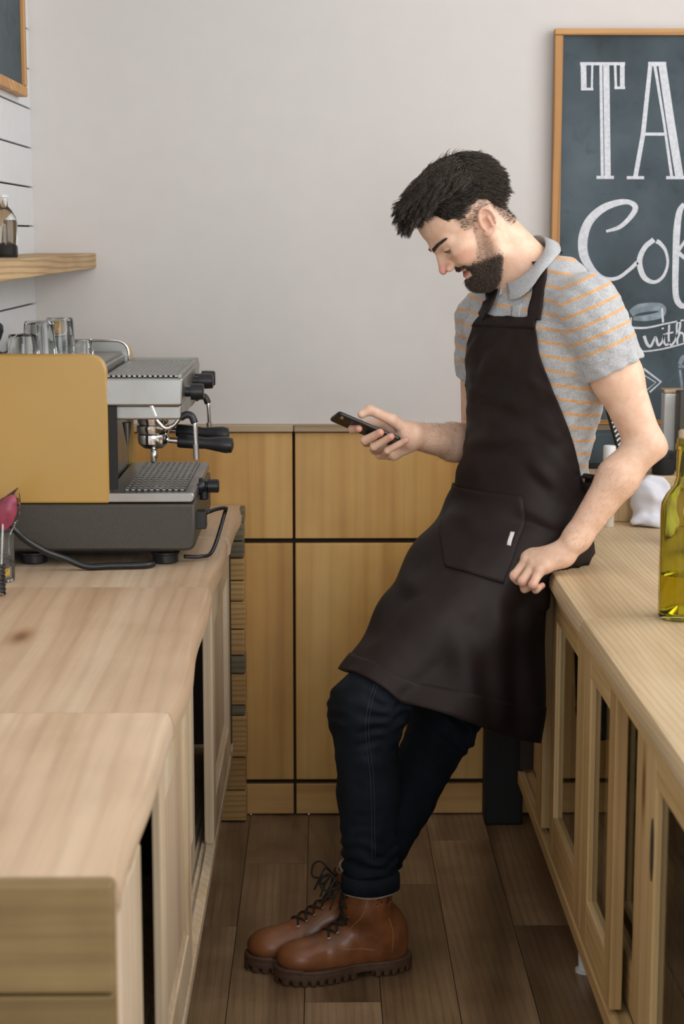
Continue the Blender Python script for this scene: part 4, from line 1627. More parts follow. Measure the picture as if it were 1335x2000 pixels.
# skin's own colour: lips, nose, ear and knuckle redness, beard shadow, brows
near_head = vlen(BVf - HO.astype(f32)) < .19
ay = np.abs(HL[:, 1])
x_, z_ = HL[:, 0], HL[:, 2]
lipz = -.0440 + np.minimum(ay, .03) ** 2 * 11
lips = near_head * sstep(.0105, .008, np.abs(z_ - lipz)) * sstep(.028, .022, ay) * sstep(.066, .074, x_)
red = near_head * (sstep(.024, .008, vlen(HL - np.array((.107, 0, -.012), f32))) * .85 + sstep(.032, .010, vlen(np.stack([x_ - .064, ay - .042, z_ + .010], 1))) * .5
                   + sstep(.0745, .0775, ay) * sstep(.040, .025, np.abs(x_ + .008)) * .3)
for nm, F_ in (('L', handL), ('R', handR)):
    for q in F_.values():
        for w in (0, 1, 3):
            red = np.maximum(red, sstep(.017, .006, vlen(BVf - q[w].astype(f32))) * .75)
# beard line in head-local coordinates: cheek line from mouth corner up to the sideburn
cheek = np.interp(x_, [-.03, .010, .021, .036, .055, .072, .10], [.03, .035, .012, -.015, -.032, -.036, -.033])
dense = np.interp(x_, [.010, .040, .072, .10], [-.070, -.058, -.043, -.043])
bfull = near_head * sstep(cheek + .003, cheek - .010, z_) * sstep(.004, .014, x_) * sstep(-.112, -.098, z_) * sstep(-.012, .016, x_ - .014 - np.maximum(-.060 - z_, 0) * .8)
bare = sstep(.027, .021, ay) * (x_ > .066) * (z_ > -.0585) * (z_ < -.020)
bfull = bfull * (1 - bare)
must = near_head * sstep(.0085, .0060, np.abs(z_ + .0330 + ay * .12)) * sstep(.040, .033, ay) * (x_ > .058)
bfull = np.maximum(bfull, must)
bfull = bfull * (1 - lips)
bden = np.clip(bfull * np.maximum(sstep(dense + .012, dense - .006, z_), must), 0, 1)
fade = near_head * sstep(.060, .068, ay) * sstep(.080, .050, z_) * sstep(.010, .030, z_) * sstep(.040, .026, x_) * (1 - sstep(.0715, .076, ay) * (np.abs(x_ + .006) < .026) * (z_ < .042))
napefade = near_head * sstep(-.035, -.05, x_) * sstep(-.055, -.03, z_) * (z_ < .06)
stub = np.clip(np.maximum(bfull * (.55 + .45 * bden), .75 * np.maximum(fade, napefade)), 0, 1)


def skin_mat():
    t = NT('skin')
    base = srgb(230, 190, 164)
    v = t.coords((1, 1, 1), rnd=False)
    n = t.noise(v, 42, 4, .6)
    c = t.ramp(n, [(.3, srgb(220, 176, 148)), (.55, base), (.75, srgb(236, 200, 176))])
    ar = t.n('ShaderNodeAttribute', attribute_name='redness')
    c = t.mix(t.math('MULTIPLY', ar.outputs['Fac'], .75), c, srgb(208, 124, 112))
    al = t.n('ShaderNodeAttribute', attribute_name='lips')
    c = t.mix(t.math('MULTIPLY', al.outputs['Fac'], .85), c, srgb(176, 92, 88))
    ab = t.n('ShaderNodeAttribute', attribute_name='stubble')
    n2 = t.noise(v, 900, 2, .5)
    sp = t.math('MULTIPLY', ab.outputs['Fac'], t.ramp(n2, [(.35, (.35, .35, .35, 1)), (.6, (.95, .95, .95, 1))]))
    c = t.mix(sp, c, srgb(62, 48, 42))
    t.col(c)
    t.set(rough=.48, sss=.06)
    t.b.inputs['Subsurface Radius'].default_value = (.008, .003, .0015)
    n3 = t.noise(v, 380, 3, .6)
    t.bump(n3, .12, .0006)
    return t.m


def fattr(o, name, val):
    a = o.data.attributes.new(name, 'FLOAT', 'POINT')
    a.data.foreach_set('value', np.asarray(val, np.float32))


skin = raw_mesh('body', BV, BF, skin_mat(), person)
fattr(skin, 'redness', np.clip(red, 0, 1))
fattr(skin, 'lips', np.clip(lips, 0, 1))
fattr(skin, 'stubble', stub)
# ------------------------------------------------------------------ strands (hair, beard, brows, arm hair)
def strands(paths, r0, r1, sides=3):
    """paths (N,K,3) -> vertices and quads of thin tapering strands"""
    N, K = paths.shape[:2]
    t = np.gradient(paths, axis=1)
    t /= np.linalg.norm(t, axis=2, keepdims=True) + 1e-9
    ref = np.where(np.abs(t[..., 2:3]) < .9, np.array([0, 0, 1.]), np.array([1., 0, 0]))
    a = np.cross(t, ref)
    a /= np.linalg.norm(a, axis=2, keepdims=True) + 1e-9
    b = np.cross(t, a)
    rr = (np.asarray(r0)[:, None] * (1 - np.linspace(0, 1, K)[None] ** 1.5) + np.asarray(r1)[:, None] * np.linspace(0, 1, K)[None] ** 1.5)[..., None]
    ring = [paths + rr * (math.cos(w) * a + math.sin(w) * b) for w in np.arange(sides) * 2 * math.pi / sides]
    V = np.stack(ring, 2).reshape(-1, 3)
    i = np.arange(N)[:, None, None] * K * sides + np.arange(K - 1)[None, :, None] * sides
    s = np.arange(sides)[None, None, :]
    s2 = (s + 1) % sides
    F = np.stack([i + s, i + s2, i + sides + s2, i + sides + s], -1).reshape(-1, 4)
    return V, F


def join(parts):
    V, F, n = [], [], 0
    for v, f in parts:
        V.append(v)
        F.append(f + n)
        n += len(v)
    return np.concatenate(V), np.concatenate(F)


def hair_mat(name, dark, light, rough=.42):
    t = NT(name)
    v = t.coords((1, 1, 1), rnd=False)
    n = t.noise(v, 260, 3, .6)
    t.col(t.ramp(n, [(.35, dark), (.68, light)]))
    t.set(rough=rough, spec=.35)
    return t.m


M['hair'] = hair_mat('dark_hair', srgb(36, 31, 27), srgb(92, 80, 69), .36)
M['beard'] = hair_mat('dark_beard', srgb(40, 33, 29), srgb(124, 106, 92), .5)


def to_head(P):
    return HP(np.asarray(P, f32)).astype(float)


def from_head(p):
    return HO + p @ HB * SK


# --- hair: a dark cap close to the scalp, long strands swept forward, short clipped sides
def hair_cap(Pw):
    p = HP(Pw)
    s = p.copy()
    s[:, 1] = np.abs(s[:, 1])
    d = ell(p, (-.006, 0, .058), (.0985, .0785, .0835))
    top = ell(p, (-.018, 0, .074), (.092, .073, .069))
    q = ell(p, (.047, .0, .113), (.047, .050, .029))
    d = smin(d, smin(top, q, .03), .02)
    x, z, y = p[:, 0], p[:, 2], s[:, 1]
    line = np.interp(x, [-.10, -.06, -.050, -.043, -.030, .0, .018, .030, .045, .051, .07, .10, .14],
                     [-.030, -.036, -.010, .030, .050, .054, .048, .048, .060, .084, .091, .092, .085]).astype(f32)
    d = smax(d, (line - z) * f32(.8), .006)
    d = d + f32(.0016) * wob(np.stack([p[:, 0] * .35, p[:, 1], p[:, 2]], 1), 190, 3)
    return d * f32(SK)


hv, hf = nets(boxed(hair_cap, HO - .19, HO + .19, .02), HO - .20, HO + .20, .003)
hl = to_head(hv)
hn = grad(hair_cap, hv.astype(f32)) @ HB.T
rng = np.random.default_rng(5)


def grow(idx, length, K, lift, flow, curl, jit, r0, r1, hug=.0, clump=.0):
    """strand paths in head-local space from cap vertices"""
    p = hl[idx] + rng.normal(size=(len(idx), 3)) * .0012
    n = hn[idx]
    fl = flow(p)
    v = n * lift + fl + rng.normal(size=p.shape) * jit
    v /= np.linalg.norm(v, axis=1, keepdims=True)
    st = length / (K - 1)
    out = [p - n * .002]
    for k in range(K - 1):
        p = p + v * st[:, None]
        out.append(p)
        v = v + curl + flow(p) * .35 - n * hug + rng.normal(size=p.shape) * jit * .35
        v /= np.linalg.norm(v, axis=1, keepdims=True)
    P = np.stack(out, 1)
    if clump:
        # neighbouring strands lean together into locks
        m = max(8, len(idx) // 14)
        c = rng.choice(len(idx), m, replace=False)
        own = np.argmin(((P[:, None, 0] - P[None, c, 0]) ** 2).sum(-1), 1)
        w = (np.linspace(0, 1, K) ** 1.2 * clump)[None, :, None]
        P = P * (1 - w) + P[c][own] * w + (rng.normal(size=P.shape) * .0006)
    return strands(from_head(P.reshape(-1, 3)).reshape(P.shape), r0, r1)


def flow_top(p):
    # from the crown forward, fanning a little to the side, tips dropping over the forehead
    f = np.zeros_like(p)
    f[:, 0] = 1.0
    f[:, 1] = .30 * np.sign(p[:, 1]) * np.clip(np.abs(p[:, 1]) / .05, 0, 1) + .25 * np.sin(p[:, 0] * 70 + p[:, 1] * 55)
    f[:, 2] = -.02 - .8 * np.clip((p[:, 0] - .078) / .05, 0, 1) + .18 * np.sin(p[:, 1] * 120 + p[:, 0] * 40)
    return f


def flow_side(p):
    f = np.zeros_like(p)
    f[:, 0] = -.85
    f[:, 2] = -.5
    f[:, 2] += .25 * np.sin(p[:, 0] * 120 + p[:, 2] * 60)
    return f


def flow_crown(p):
    f = np.zeros_like(p)
    f[:, 0] = -.55
    f[:, 2] = -.8
    f[:, 1] = .3 * np.sign(p[:, 1])
    return f


zt = hl[:, 2] - (.088 + .0 * hl[:, 0])
top_i = np.where((hl[:, 2] > .096 - .25 * np.clip(-hl[:, 0], 0, .1)) & (hl[:, 0] > -.070))[0]
crown_i = np.where((hl[:, 0] <= -.045) & (hl[:, 2] > .01))[0]
side_i = np.where((hl[:, 2] <= .106) & (hl[:, 2] > -.04) & (np.abs(hl[:, 1]) > .02) & (hl[:, 0] < .10))[0]
pt = rng.choice(top_i, 6600)
pc_ = rng.choice(crown_i, 3600)
ps = rng.choice(side_i, 7600)
L = lambda n, a, b: rng.uniform(a, b, n)
M['hair_base'] = plain('dark_hair_base', srgb(27, 23, 20), .85, speck=.3, scale=300, spec=.1)
raw_mesh('hair_base', hv, hf, M['hair_base'], person)
parts = [grow(pt, L(len(pt), .024, .054) * np.interp(hl[pt, 0], [.0, .05, .10], [1.0, .85, .65]), 6, .26, flow_top, np.array((.05, 0, -.10)), .22, L(len(pt), .0005, .0009), L(len(pt), .0001, .0002), clump=.75),
         grow(pc_, L(len(pc_), .012, .028), 5, .08, flow_crown, np.array((.06, 0, -.1)), .14, L(len(pc_), .0004, .0008), L(len(pc_), .0001, .0002), clump=.6),
         grow(ps, L(len(ps), .008, .020), 4, .14, flow_side, np.array((0, 0, -.05)), .16, L(len(ps), .0004, .0007), L(len(ps), .0001, .0002), clump=.45)]
fr_i = np.where((hl[:, 0] > .015) & (hl[:, 2] < .100) & (np.abs(hl[:, 1]) > .012))[0]
pf_ = rng.choice(fr_i, 1500)
parts.append(grow(pf_, L(len(pf_), .007, .015), 4, .16, lambda p: np.tile((.1, .0, -.75), (len(p), 1)) + np.stack([-.5 * (p[:, 0] < .05), 0 * p[:, 0], 0 * p[:, 0]], 1), np.array((0, 0, -.05)), .2, L(len(pf_), .0004, .0007), L(len(pf_), .0001, .0002), clump=.4))
# a few loose locks standing up at the crown
lk = rng.choice(np.where((hl[:, 2] > .125) & (np.abs(hl[:, 0] + .03) < .05))[0], 90)
parts.append(grow(lk, L(len(lk), .012, .022), 6, .7, lambda p: np.tile((-.55, .0, .1), (len(p), 1)), np.array((-.15, 0, -.22)), .15, L(len(lk), .0006, .001), L(len(lk), .0001, .0002)))
V, F = join(parts)
raw_mesh('hair', V, F, M['hair'], person)

# --- clipped hair above the ear and at the nape, straight from the skin
fd = np.where((stub > .2) & near_head & ((HL[:, 2] > .004) | (HL[:, 0] < -.03)))[0]
if len(fd):
    c = rng.choice(fd, 2600)
    r_ = HL[c].astype(float)
    g_ = grad(body, BVf[c]) @ HB.T
    d_ = flow_side(r_) + g_ * .45 + rng.normal(size=r_.shape) * .25
    d_ /= np.linalg.norm(d_, axis=1, keepdims=True)
    l_ = (rng.uniform(.003, .008, len(c)))[:, None]
    P4 = np.stack([r_, r_ + d_ * l_ * .5, r_ + d_ * l_ - g_ * .0006], 1)
    V, F = strands(from_head(P4.reshape(-1, 3)).reshape(P4.shape), np.full(len(c), .00035), np.full(len(c), .0001))
    raw_mesh('clipped_hair', V, F, M['hair'], person)

# --- beard, moustache, brows from the skin itself
hi_ = np.where(near_head)[0]
HLs = HL[hi_].astype(float)
dens = bden[hi_] + .10 * np.clip(bfull[hi_], 0, 1)
pick = rng.choice(len(hi_), 12500, p=dens / dens.sum())
bp = HLs[pick]
bnm = grad(body, BVf[hi_][pick]) @ HB.T
chin = bden[hi_][pick] * sstep(-.035, -.068, bp[:, 2])
ln = .0022 + .0030 * bden[hi_][pick] + .0085 * chin + rng.uniform(0, .004, len(pick)) * chin
mo = (bp[:, 2] > -.045) & (bp[:, 0] > .064)
ln = np.where(mo, .0065, ln)
dirn = np.stack([-.05 + .35 * chin, .15 * np.sign(bp[:, 1]), -np.ones(len(pick))], 1)
dirn[mo] = np.stack([np.full(mo.sum(), .1), .9 * np.sign(bp[mo, 1]), np.full(mo.sum(), -.75)], 1)
dirn /= np.linalg.norm(dirn, axis=1, keepdims=True)
v = bnm * .75 + dirn * .8 + rng.normal(size=bp.shape) * .22
K = 5
out = [bp - bnm * .001]
p_ = bp.copy()
for k in range(K - 1):
    v /= np.linalg.norm(v, axis=1, keepdims=True)
    p_ = p_ + v * (ln / (K - 1))[:, None]
    out.append(p_)
    v = v + dirn * .25 + rng.normal(size=bp.shape) * .12
Pp = np.stack(out, 1)
V, F = strands(from_head(Pp.reshape(-1, 3)).reshape(Pp.shape), rng.uniform(.00032, .00052, len(pick)), rng.uniform(.00006, .0001, len(pick)))
raw_mesh('beard', V, F, M['beard'], person)

br = []
for s in (1, -1):
    n = 620
    u = rng.uniform(0, 1, n)
    x = .098 - .030 * u ** 1.4
    y = .011 + .038 * u
    z = .0325 + .004 * np.sin(u * 2.6) + rng.uniform(-.0028, .0028, n) * (1.1 - .6 * u)
    root = np.stack([x, s * y, z], 1)
    # settle on the skin
    w = from_head(root).astype(f32)
    for _ in range(9):
        d = body(w)
        g = grad(body, w)
        w = w - g * (d - f32(.0003))[:, None] * f32(.9)
    root = to_head(w)
    g = grad(body, w) @ HB.T
    dv = np.stack([-.30 * np.ones(n), s * np.ones(n) * .8, .15 * np.ones(n)], 1)
    dv = dv - g * (dv * g).sum(1, keepdims=True)
    dv = dv / np.linalg.norm(dv, axis=1, keepdims=True) + g * .30 + rng.normal(size=(n, 3)) * .12
    P4 = np.stack([root, root + dv * .0035, root + dv * .0065 - g * .0006], 1)
    br.append(strands(from_head(P4.reshape(-1, 3)).reshape(P4.shape), np.full(n, .0007), np.full(n, .0002)))
V, F = join(br)
raw_mesh('eyebrows', V, F, M['beard'], person)

# forearm hair
ah = []
for (a, b, n, ok) in ((J['elL'], J['wrL'], 600, None), (J['elR'], J['wrR'], 900, None)):
    ax_ = b - a
    ln_ = np.linalg.norm(ax_)
    ax_ /= ln_
    q = BV - a
    t_ = q @ ax_
    rad = np.linalg.norm(q - t_[:, None] * ax_, axis=1)
    c = np.where((t_ > ln_ * .25) & (t_ < ln_ * .95) & (rad < .06))[0]
    c = rng.choice(c, n)
    r0 = BV[c]
    g = grad(body, BVf[c])
    dv = ax_ * .9 + g * .28 + rng.normal(size=r0.shape) * .28
    dv /= np.linalg.norm(dv, axis=1, keepdims=True)
    l_ = rng.uniform(.007, .015, n)[:, None]
    P4 = np.stack([r0, r0 + dv * l_ * .5, r0 + (dv * .9 - g * .15) * l_], 1)
    ah.append(strands(P4, np.full(n, .00011), np.full(n, .00004)))
V, F = join(ah)
raw_mesh('arm_hair', V, F, M['beard'], person)

# eyes
M['eye'] = plain('eye_white', srgb(176, 166, 160), .15, speck=.03)
M['iris'] = plain('brown_iris', srgb(44, 30, 22), .1, speck=.2, scale=900)
for s in (1, -1):
    c = hw(EYE[0], s * EYE[1], EYE[2])
    ey = MB().lathe([(.0130 * SK * math.sin(t), -.0130 * SK * math.cos(t)) for t in np.linspace(.01, math.pi - .01, 14)], c, (0, 0, 1), 24).build('eye', M['eye'], person, smooth=True)
    gaze = (np.array((.80, 0, -.60)) @ HB)
    MB().lathe([(.0066 * SK, .0114 * SK), (.0050 * SK, .0123 * SK), (.0001, .0131 * SK)], c, gaze, 20).build('iris', M['iris'], ey, smooth=True)
    la = []
    for u in np.linspace(-.009, .014, 12):
        zz_l = -.0040 + max(.0048 - (u - .002) ** 2 * 30, -.0004) - .0012
        xx_l = math.sqrt(max(.0140 ** 2 - u * u - zz_l ** 2, 0))
        la.append(hw(EYE[0] + xx_l + .0003, s * (EYE[1] + u), EYE[2] + zz_l))
    MB().tube(catmull(la, 24), .0014, 6).build('eyelashes', M['beard'], person, smooth=True)
M['teeth'] = plain('teeth', srgb(226, 218, 206), .3, speck=.03)
tt = []
mb = MB()
pts_t = [hw(.0815 - 10 * y * y, y, -.0408 + 7 * y * y) for y in np.linspace(-.018, .018, 11)]
mb.tube(pts_t, .0048, 8).build('teeth', M['teeth'], person, smooth=True)
# nails
M['nail'] = plain('finger_nail', srgb(222, 172, 156), .28, speck=.03)
for F_, flip in ((handR, 1),):
    for nm, q in F_.items():
        a, b = q[2], q[3]
        t_ = (b - a) / np.linalg.norm(b - a)
        # the nail faces away from the phone, towards the camera and up
        nn = np.array((.1, -1.0, .35))
        nn = nn - t_ * (nn @ t_)
        nn /= np.linalg.norm(nn)
        sd_ = np.cross(t_, nn)
        c = b + nn * .0062 - t_ * .001
        rows = []
        for u in np.linspace(-1, 1, 7):
            rows.append([c + t_ * (.0055 * w) * math.sqrt(max(0, 1 - .25 * u * u)) + sd_ * u * .0045 + nn * (.0012 - .0022 * u * u - .0008 * w * w) for w in np.linspace(-1, 1, 7)])
        MB().grid(rows).build('finger_nail', M['nail'], person, smooth=True)


# ------------------------------------------------------------------ polo shirt
def slv(P, s, e, t1, r0, r1):
    ax = (e - s) / np.linalg.norm(e - s)
    en = s + (e - s) * t1
    d = rc(P, s, s + (e - s) * (t1 + .15), r0, r1)
    cut = (P - en.astype(f32)) @ ax.astype(f32)
    return d, cut, en, ax


def shirt_base(P):
    d = torso(P, .004)
    d = smin(d, rc(P, bk(1060, 545, 3.70), J['shL'] + (-.01, .0, .005), .050, .058), .04)
    d = smin(d, rc(P, bk(1035, 550, 3.74), J['shR'] + (.005, 0, .005), .050, .056), .04)
    return d


def sleeves(P):
    dl, cl, _, _ = slv(P, J['shL'] + (0, 0, .004), J['elL'], .45, .068, .067)
    dr, cr, _, _ = slv(P, J['shR'] + (0, 0, .004), J['elR'], .44, .065, .063)
    return smax(dl, cl, .003), smax(dr, cr, .003)


def shirt(P):
    d = shirt_base(P)
    l, r = sleeves(P)
    q = smin(smin(d, l, .018), r, .018)
    # soft folds: around the arm-pit, across the back of the waist
    q = q + f32(.0030) * wob(P * np.array((1, 1, 1.6), f32), 34, 2) + f32(.0012) * wob(P, 85, 9)
    # neck hole, open sleeve ends
    q = smax(q, -rc(P, bk(1018, 508, 3.70), bk(985, 440, 3.68), .068, .082), .006)
    for (s, e, t1, rr) in ((J['shL'], J['elL'], .45, .0575), (J['shR'], J['elR'], .44, .054)):
        en = s + (e - s) * t1
        q = smax(q, -rc(P, en - (e - s) * .10, en + (e - s) * .3, rr, rr), .002)
    q = smax(q, -counter(P) + f32(.001), .006)
    return smax(q, f32(.86) - P[:, 2], .004)


sb_lo, sb_hi = bb([J['shL'], J['shR'], J['elL'] * .5 + J['shL'] * .5, (.3, 3.75, .86), (.62, 4.05, .86)], .11)
sv, sf = nets(shirt, sb_lo, sb_hi, .0028)
svf = sv.astype(f32)


def stripe_coord(P):
    """length along the body or along the arm, so that the knit stripes run round each"""
    dB = shirt_base(P)
    l, r = sleeves(P)
    hb_ = P[:, 2] + .05 * ((P - np.array((.45, 3.87, 0), f32)) @ tL.astype(f32)) + .10 * (P[:, 0] - .45)
    axL = (J['elL'] - J['shL']) / np.linalg.norm(J['elL'] - J['shL'])
    axR = (J['elR'] - J['shR']) / np.linalg.norm(J['elR'] - J['shR'])
    aL = -((P - J['shL'].astype(f32)) @ axL.astype(f32)) + .011
    aR = -((P - J['shR'].astype(f32)) @ axR.astype(f32)) + .011
    tl = (P - J['shL'].astype(f32)) @ tL.astype(f32) > -.018
    tr = (P - J['shR'].astype(f32)) @ tL.astype(f32) < .018
    c = np.where((l < dB + .002) & tl, aL, np.where((r < dB + .002) & tr, aR, hb_))
    pl = np.where((l < dB + .002) & tl & (aL < -.096), 1.0, np.where((r < dB + .002) & tr & (aR < -.094), 1.0, 0.0))
    return c, pl


def shirt_mat():
    t = NT('polo_knit')
    v = t.coords((1, 1, 1), rnd=False)
    n = t.noise(v, 330, 3, .7)
    n1 = t.noise(v, 60, 3, .6)
    base = t.ramp(t.math('ADD', t.math('MULTIPLY', n, .75), t.math('MULTIPLY', n1, .25)), [(.34, srgb(146, 147, 149)), (.66, srgb(196, 196, 197))])
    a = t.n('ShaderNodeAttribute', attribute_name='stripe')
    m = t.math('FRACT', t.math('DIVIDE', a.outputs['Fac'], .0288))
    w = t.math('LESS_THAN', t.math('ABSOLUTE', t.math('SUBTRACT', m, .5)), .105)
    p = t.n('ShaderNodeAttribute', attribute_name='plain')
    w = t.math('MULTIPLY', w, t.math('SUBTRACT', 1.0, p.outputs['Fac']))
    org = t.ramp(n, [(.35, srgb(196, 140, 84)), (.65, srgb(226, 172, 112))])
    t.col(t.mix(t.math('MULTIPLY', w, .9), base, org))
    t.set(rough=.9, sheen=.25)
    t.bump(n, .35, .0008)
    return t.m


M['polo'] = shirt_mat()
sc_, pl_ = stripe_coord(svf)
so = raw_mesh('polo_shirt', sv, sf, M['polo'], person)
fattr(so, 'stripe', sc_)
fattr(so, 'plain', pl_)
M['polo_plain'] = plain('grey_knit', srgb(176, 177, 178), .9, speck=.16, scale=330, bump=.3)

# collar: a band round the neck that falls outwards
nY = R(22)
nf = np.array((-math.cos(nY), -math.sin(nY), 0))
nl = np.array((math.sin(nY), -math.cos(nY), 0))
nape, front = bk(1050, 462, 3.74), bk(985, 553, 3.66)
Cc = (nape + front) / 2
uu = (front - nape)
rk = np.linalg.norm(uu) / 2
uu /= 2 * rk
nn_ = np.cross(uu, nl)
if nn_[2] < 0:
    nn_ = -nn_
rows = []
ph = np.linspace(R(-172), R(172), 60)            # 0 at the nape
for w in ph:
    top = Cc + rk * (-math.cos(w) * uu) + .078 * math.sin(w) * nl
    outw = (-math.cos(w) * uu * .8 + math.sin(w) * nl)
    drop = .030 + .016 * sstep(R(100), R(168), abs(w))
    o_ = [top - nn_ * .034 + outw * -.001, top + outw * .001, top + outw * .004 + nn_ * .001, top + outw * .014 - nn_ * drop * .45, top + outw * .025 - nn_ * drop]
    rows.append(o_)
rows = np.array(rows)
lowp = rows[:, 2:].reshape(-1, 3).astype(f32)
for _ in range(6):
    lowp = lowp + grad(shirt, lowp) * np.maximum(f32(.0065) - shirt(lowp), 0)[:, None]
rows[:, 2:] = lowp.reshape(len(rows), 3, 3)
for _ in range(3):
    rows[1:-1] = .5 * rows[1:-1] + .25 * (rows[:-2] + rows[2:])
co = MB().grid(rows).build('collar', M['polo_plain'], so, smooth=True)
sm = co.modifiers.new('thickness', 'SOLIDIFY')
sm.thickness, sm.offset = .0022, 0
# placket below the collar
pr_ = []
for (px, py, Y) in ((983, 578, 3.595), (981, 592, 3.585), (977, 620, 3.575), (974, 660, 3.57)):
    pr_.append(bk(px, py, Y))
pr_ = catmull(pr_, 16)


def settle(P, fn, gap, it=6):
    P = np.asarray(P, f32)
    for _ in range(it):
        d = fn(P)
        P = P - grad(fn, P) * (d - f32(gap))[:, None]
    return P.astype(float)


cen = settle(pr_, shirt, .001)
g = grad(shirt, cen.astype(f32))
tt_ = np.gradient(cen, axis=0)
sd_ = np.cross(g, tt_)
sd_ /= np.linalg.norm(sd_, axis=1, keepdims=True)
G = np.stack([settle(cen + sd_ * w, shirt, .0022) for w in np.linspace(-.015, .015, 5)], 1)
for _ in range(5):
    G[1:-1] = .5 * G[1:-1] + .25 * (G[:-2] + G[2:])
po = MB().grid(G).build('placket', M['polo_plain'], so, smooth=True)
sm = po.modifiers.new('thickness', 'SOLIDIFY')
sm.thickness = .0025


# ------------------------------------------------------------------ jeans
def leg(P, h, k, a, rs, seed):
    m1, m2 = h * .45 + k * .55, k * .5 + a * .5
    d = rc(P, h, m1, rs[0], rs[1])
    d = smin(d, rc(P, m1, k, rs[1], rs[2]), .02)
    d = smin(d, rc(P, k, m2, rs[2], rs[3]), .03)
    d = smin(d, rc(P, m2, a, rs[3], rs[4]), .02)
    ax = (a - k) / np.linalg.norm(a - k)
    t = (P - k.astype(f32)) @ ax.astype(f32)
    L = np.linalg.norm(a - k)
    # creases: at the hollow of the knee and stacked above the cuff
    amp = .0040 * np.exp(-(t / .05) ** 2) + .0045 * np.exp(-((t - L * .90) / .05) ** 2) + .0005
    f = np.sin(t * 210 + wob(P, 22, seed) * 3.2) * np.sin(P[:, 0] * 34 + P[:, 1] * 26 + seed)
    d = d + (amp * f).astype(f32) + f32(.0016) * wob(P, 45, seed)
    return smax(d, t - f32(L), .002)


legL_b = boxed(lambda P: leg(P, J['hipL'], J['knL'], J['anL'] + (0, 0, .012), (.098, .088, .074, .061, .056), 3), *bb([J['hipL'], J['knL'], J['anL']], .12), .03)
legR_b = boxed(lambda P: leg(P, J['hipR'], J['knR'], J['anR'] + (0, 0, .012), (.098, .086, .071, .060, .054), 7), *bb([J['hipR'], J['knR'], J['anR']], .12), .03)


def jeans(P):
    d = smin(legL_b(P), legR_b(P), .012)
    pel = smax(torso(P, .010), P[:, 2] - f32(.93), .01)
    d = smin(d, pel, .03)
    return smax(d, -counter(P) + f32(.001), .006)


jp = [J[k] for k in ('hipL', 'hipR', 'knL', 'knR', 'anL', 'anR')]
jl, jh = bb(jp, .15)
jv, jf = nets(jeans, jl, jh, .0036)


def denim():
    t = NT('dark_denim')
    v = t.coords((1, 1, 1), rnd=False)
    n = t.noise(v, 9, 5, .65)
    w = t.noise(t.coords((1, 1, .5), rnd=False), 420, 2, .7)
    c = t.ramp(n, [(.36, srgb(10, 15, 21)), (.56, srgb(18, 26, 35)), (.76, srgb(40, 52, 65))])
    c = t.mix(.5, c, t.ramp(w, [(.3, (.6, .62, .65, 1)), (.7, (1, 1, 1, 1))]), 'MULTIPLY')
    t.col(c)
    t.set(rough=.8, spec=.2)
    t.bump(w, .3, .0007)
    return t.m


M['denim'] = denim()
jo = raw_mesh('jeans', jv, jf, M['denim'], person)
# outer seam of the near leg: two raised lines of stitching
sp = [at(px, py, 3.50) for px, py in ((738, 1352), (726, 1380), (718, 1420), (718, 1450), (722, 1490), (727, 1530), (729, 1580), (730, 1640), (731, 1700))]
sp = catmull(sp, 60)
M['seam'] = plain('seam_thread', srgb(32, 40, 48), .8)


def drop_y(P, fn, gap):
    """move points along +y until they meet the surface"""
    P = np.array(P, f32)
    for _ in range(60):
        P[:, 1] += np.clip(fn(P) - f32(gap), -.02, .02)
    return P.astype(float)


for dx in (-.0032, .0032):
    q = drop_y(sp + np.array((dx, -.06, 0)), jeans, .0006)
    q[1:-1, 1] = .5 * q[1:-1, 1] + .25 * (q[:-2, 1] + q[2:, 1])
    MB().tube(q, .0010, 6).build('seam', M['seam'], jo, smooth=True)
# turned-up cuffs
for k, rr in (('L', .0575), ('R', .0555)):
    a = J['an' + k]
    ax = (a - J['kn' + k]) / np.linalg.norm(a - J['kn' + k])
    rows = []
    e1 = np.cross(ax, (0, 1, 0))
    e1 /= np.linalg.norm(e1)
    e2 = np.cross(ax, e1)
    for w in np.linspace(0, 2 * math.pi, 49):
        wv_ = 1 + .025 * math.sin(3 * w + 1) + .015 * math.sin(7 * w)
        o_ = math.cos(w) * e1 + math.sin(w) * e2
        rows.append([a + ax * t + o_ * (rr + b_) * wv_ for t, b_ in ((.012, -.012), (.016, -.002), (.014, .003), (-.002, .0045), (-.018, .004), (-.022, .0), (-.020, -.006))])
    MB().grid(rows).build('turned_cuff', M['denim'], jo, smooth=True)
    rows = []
    for w in np.linspace(0, 2 * math.pi, 49):
        o_ = math.cos(w) * e1 + math.sin(w) * e2
        rows.append([a + ax * (.0148 + .001 * math.sin(5 * w)) + o_ * (rr + .0038), a + ax * (.0185 + .001 * math.sin(5 * w)) + o_ * (rr + .001)])
    MB().grid(rows).build('cuff_edge', M['polo_plain'], jo, smooth=True)


# ------------------------------------------------------------------ boots
def leather():
    t = NT('tan_leather')
    v = t.coords((1, 1, 1), rnd=False)
    n = t.noise(v, 11, 5, .6)
    c = t.ramp(n, [(.32, srgb(92, 54, 30)), (.55, srgb(126, 76, 42)), (.78, srgb(150, 96, 56))])
    t.col(c)
    t.set(rough=.42, coat=.1)
    t.bump(t.noise(v, 240, 4, .6), .2, .0006)
    return t.m


M['leather'] = leather()
M['sole'] = plain('brown_rubber', srgb(78, 54, 38), .65, speck=.2, scale=60)
M['lace'] = plain('dark_lace', srgb(34, 28, 22), .8, speck=.3, scale=400)
M['sock'] = plain('grey_sock', srgb(150, 148, 144), .95, speck=.2, scale=300, bump=.4)
M['brass'] = steel('dark_brass', (.35, .28, .18, 1), .3)
M['stitch'] = plain('tan_thread', srgb(176, 128, 78), .7)


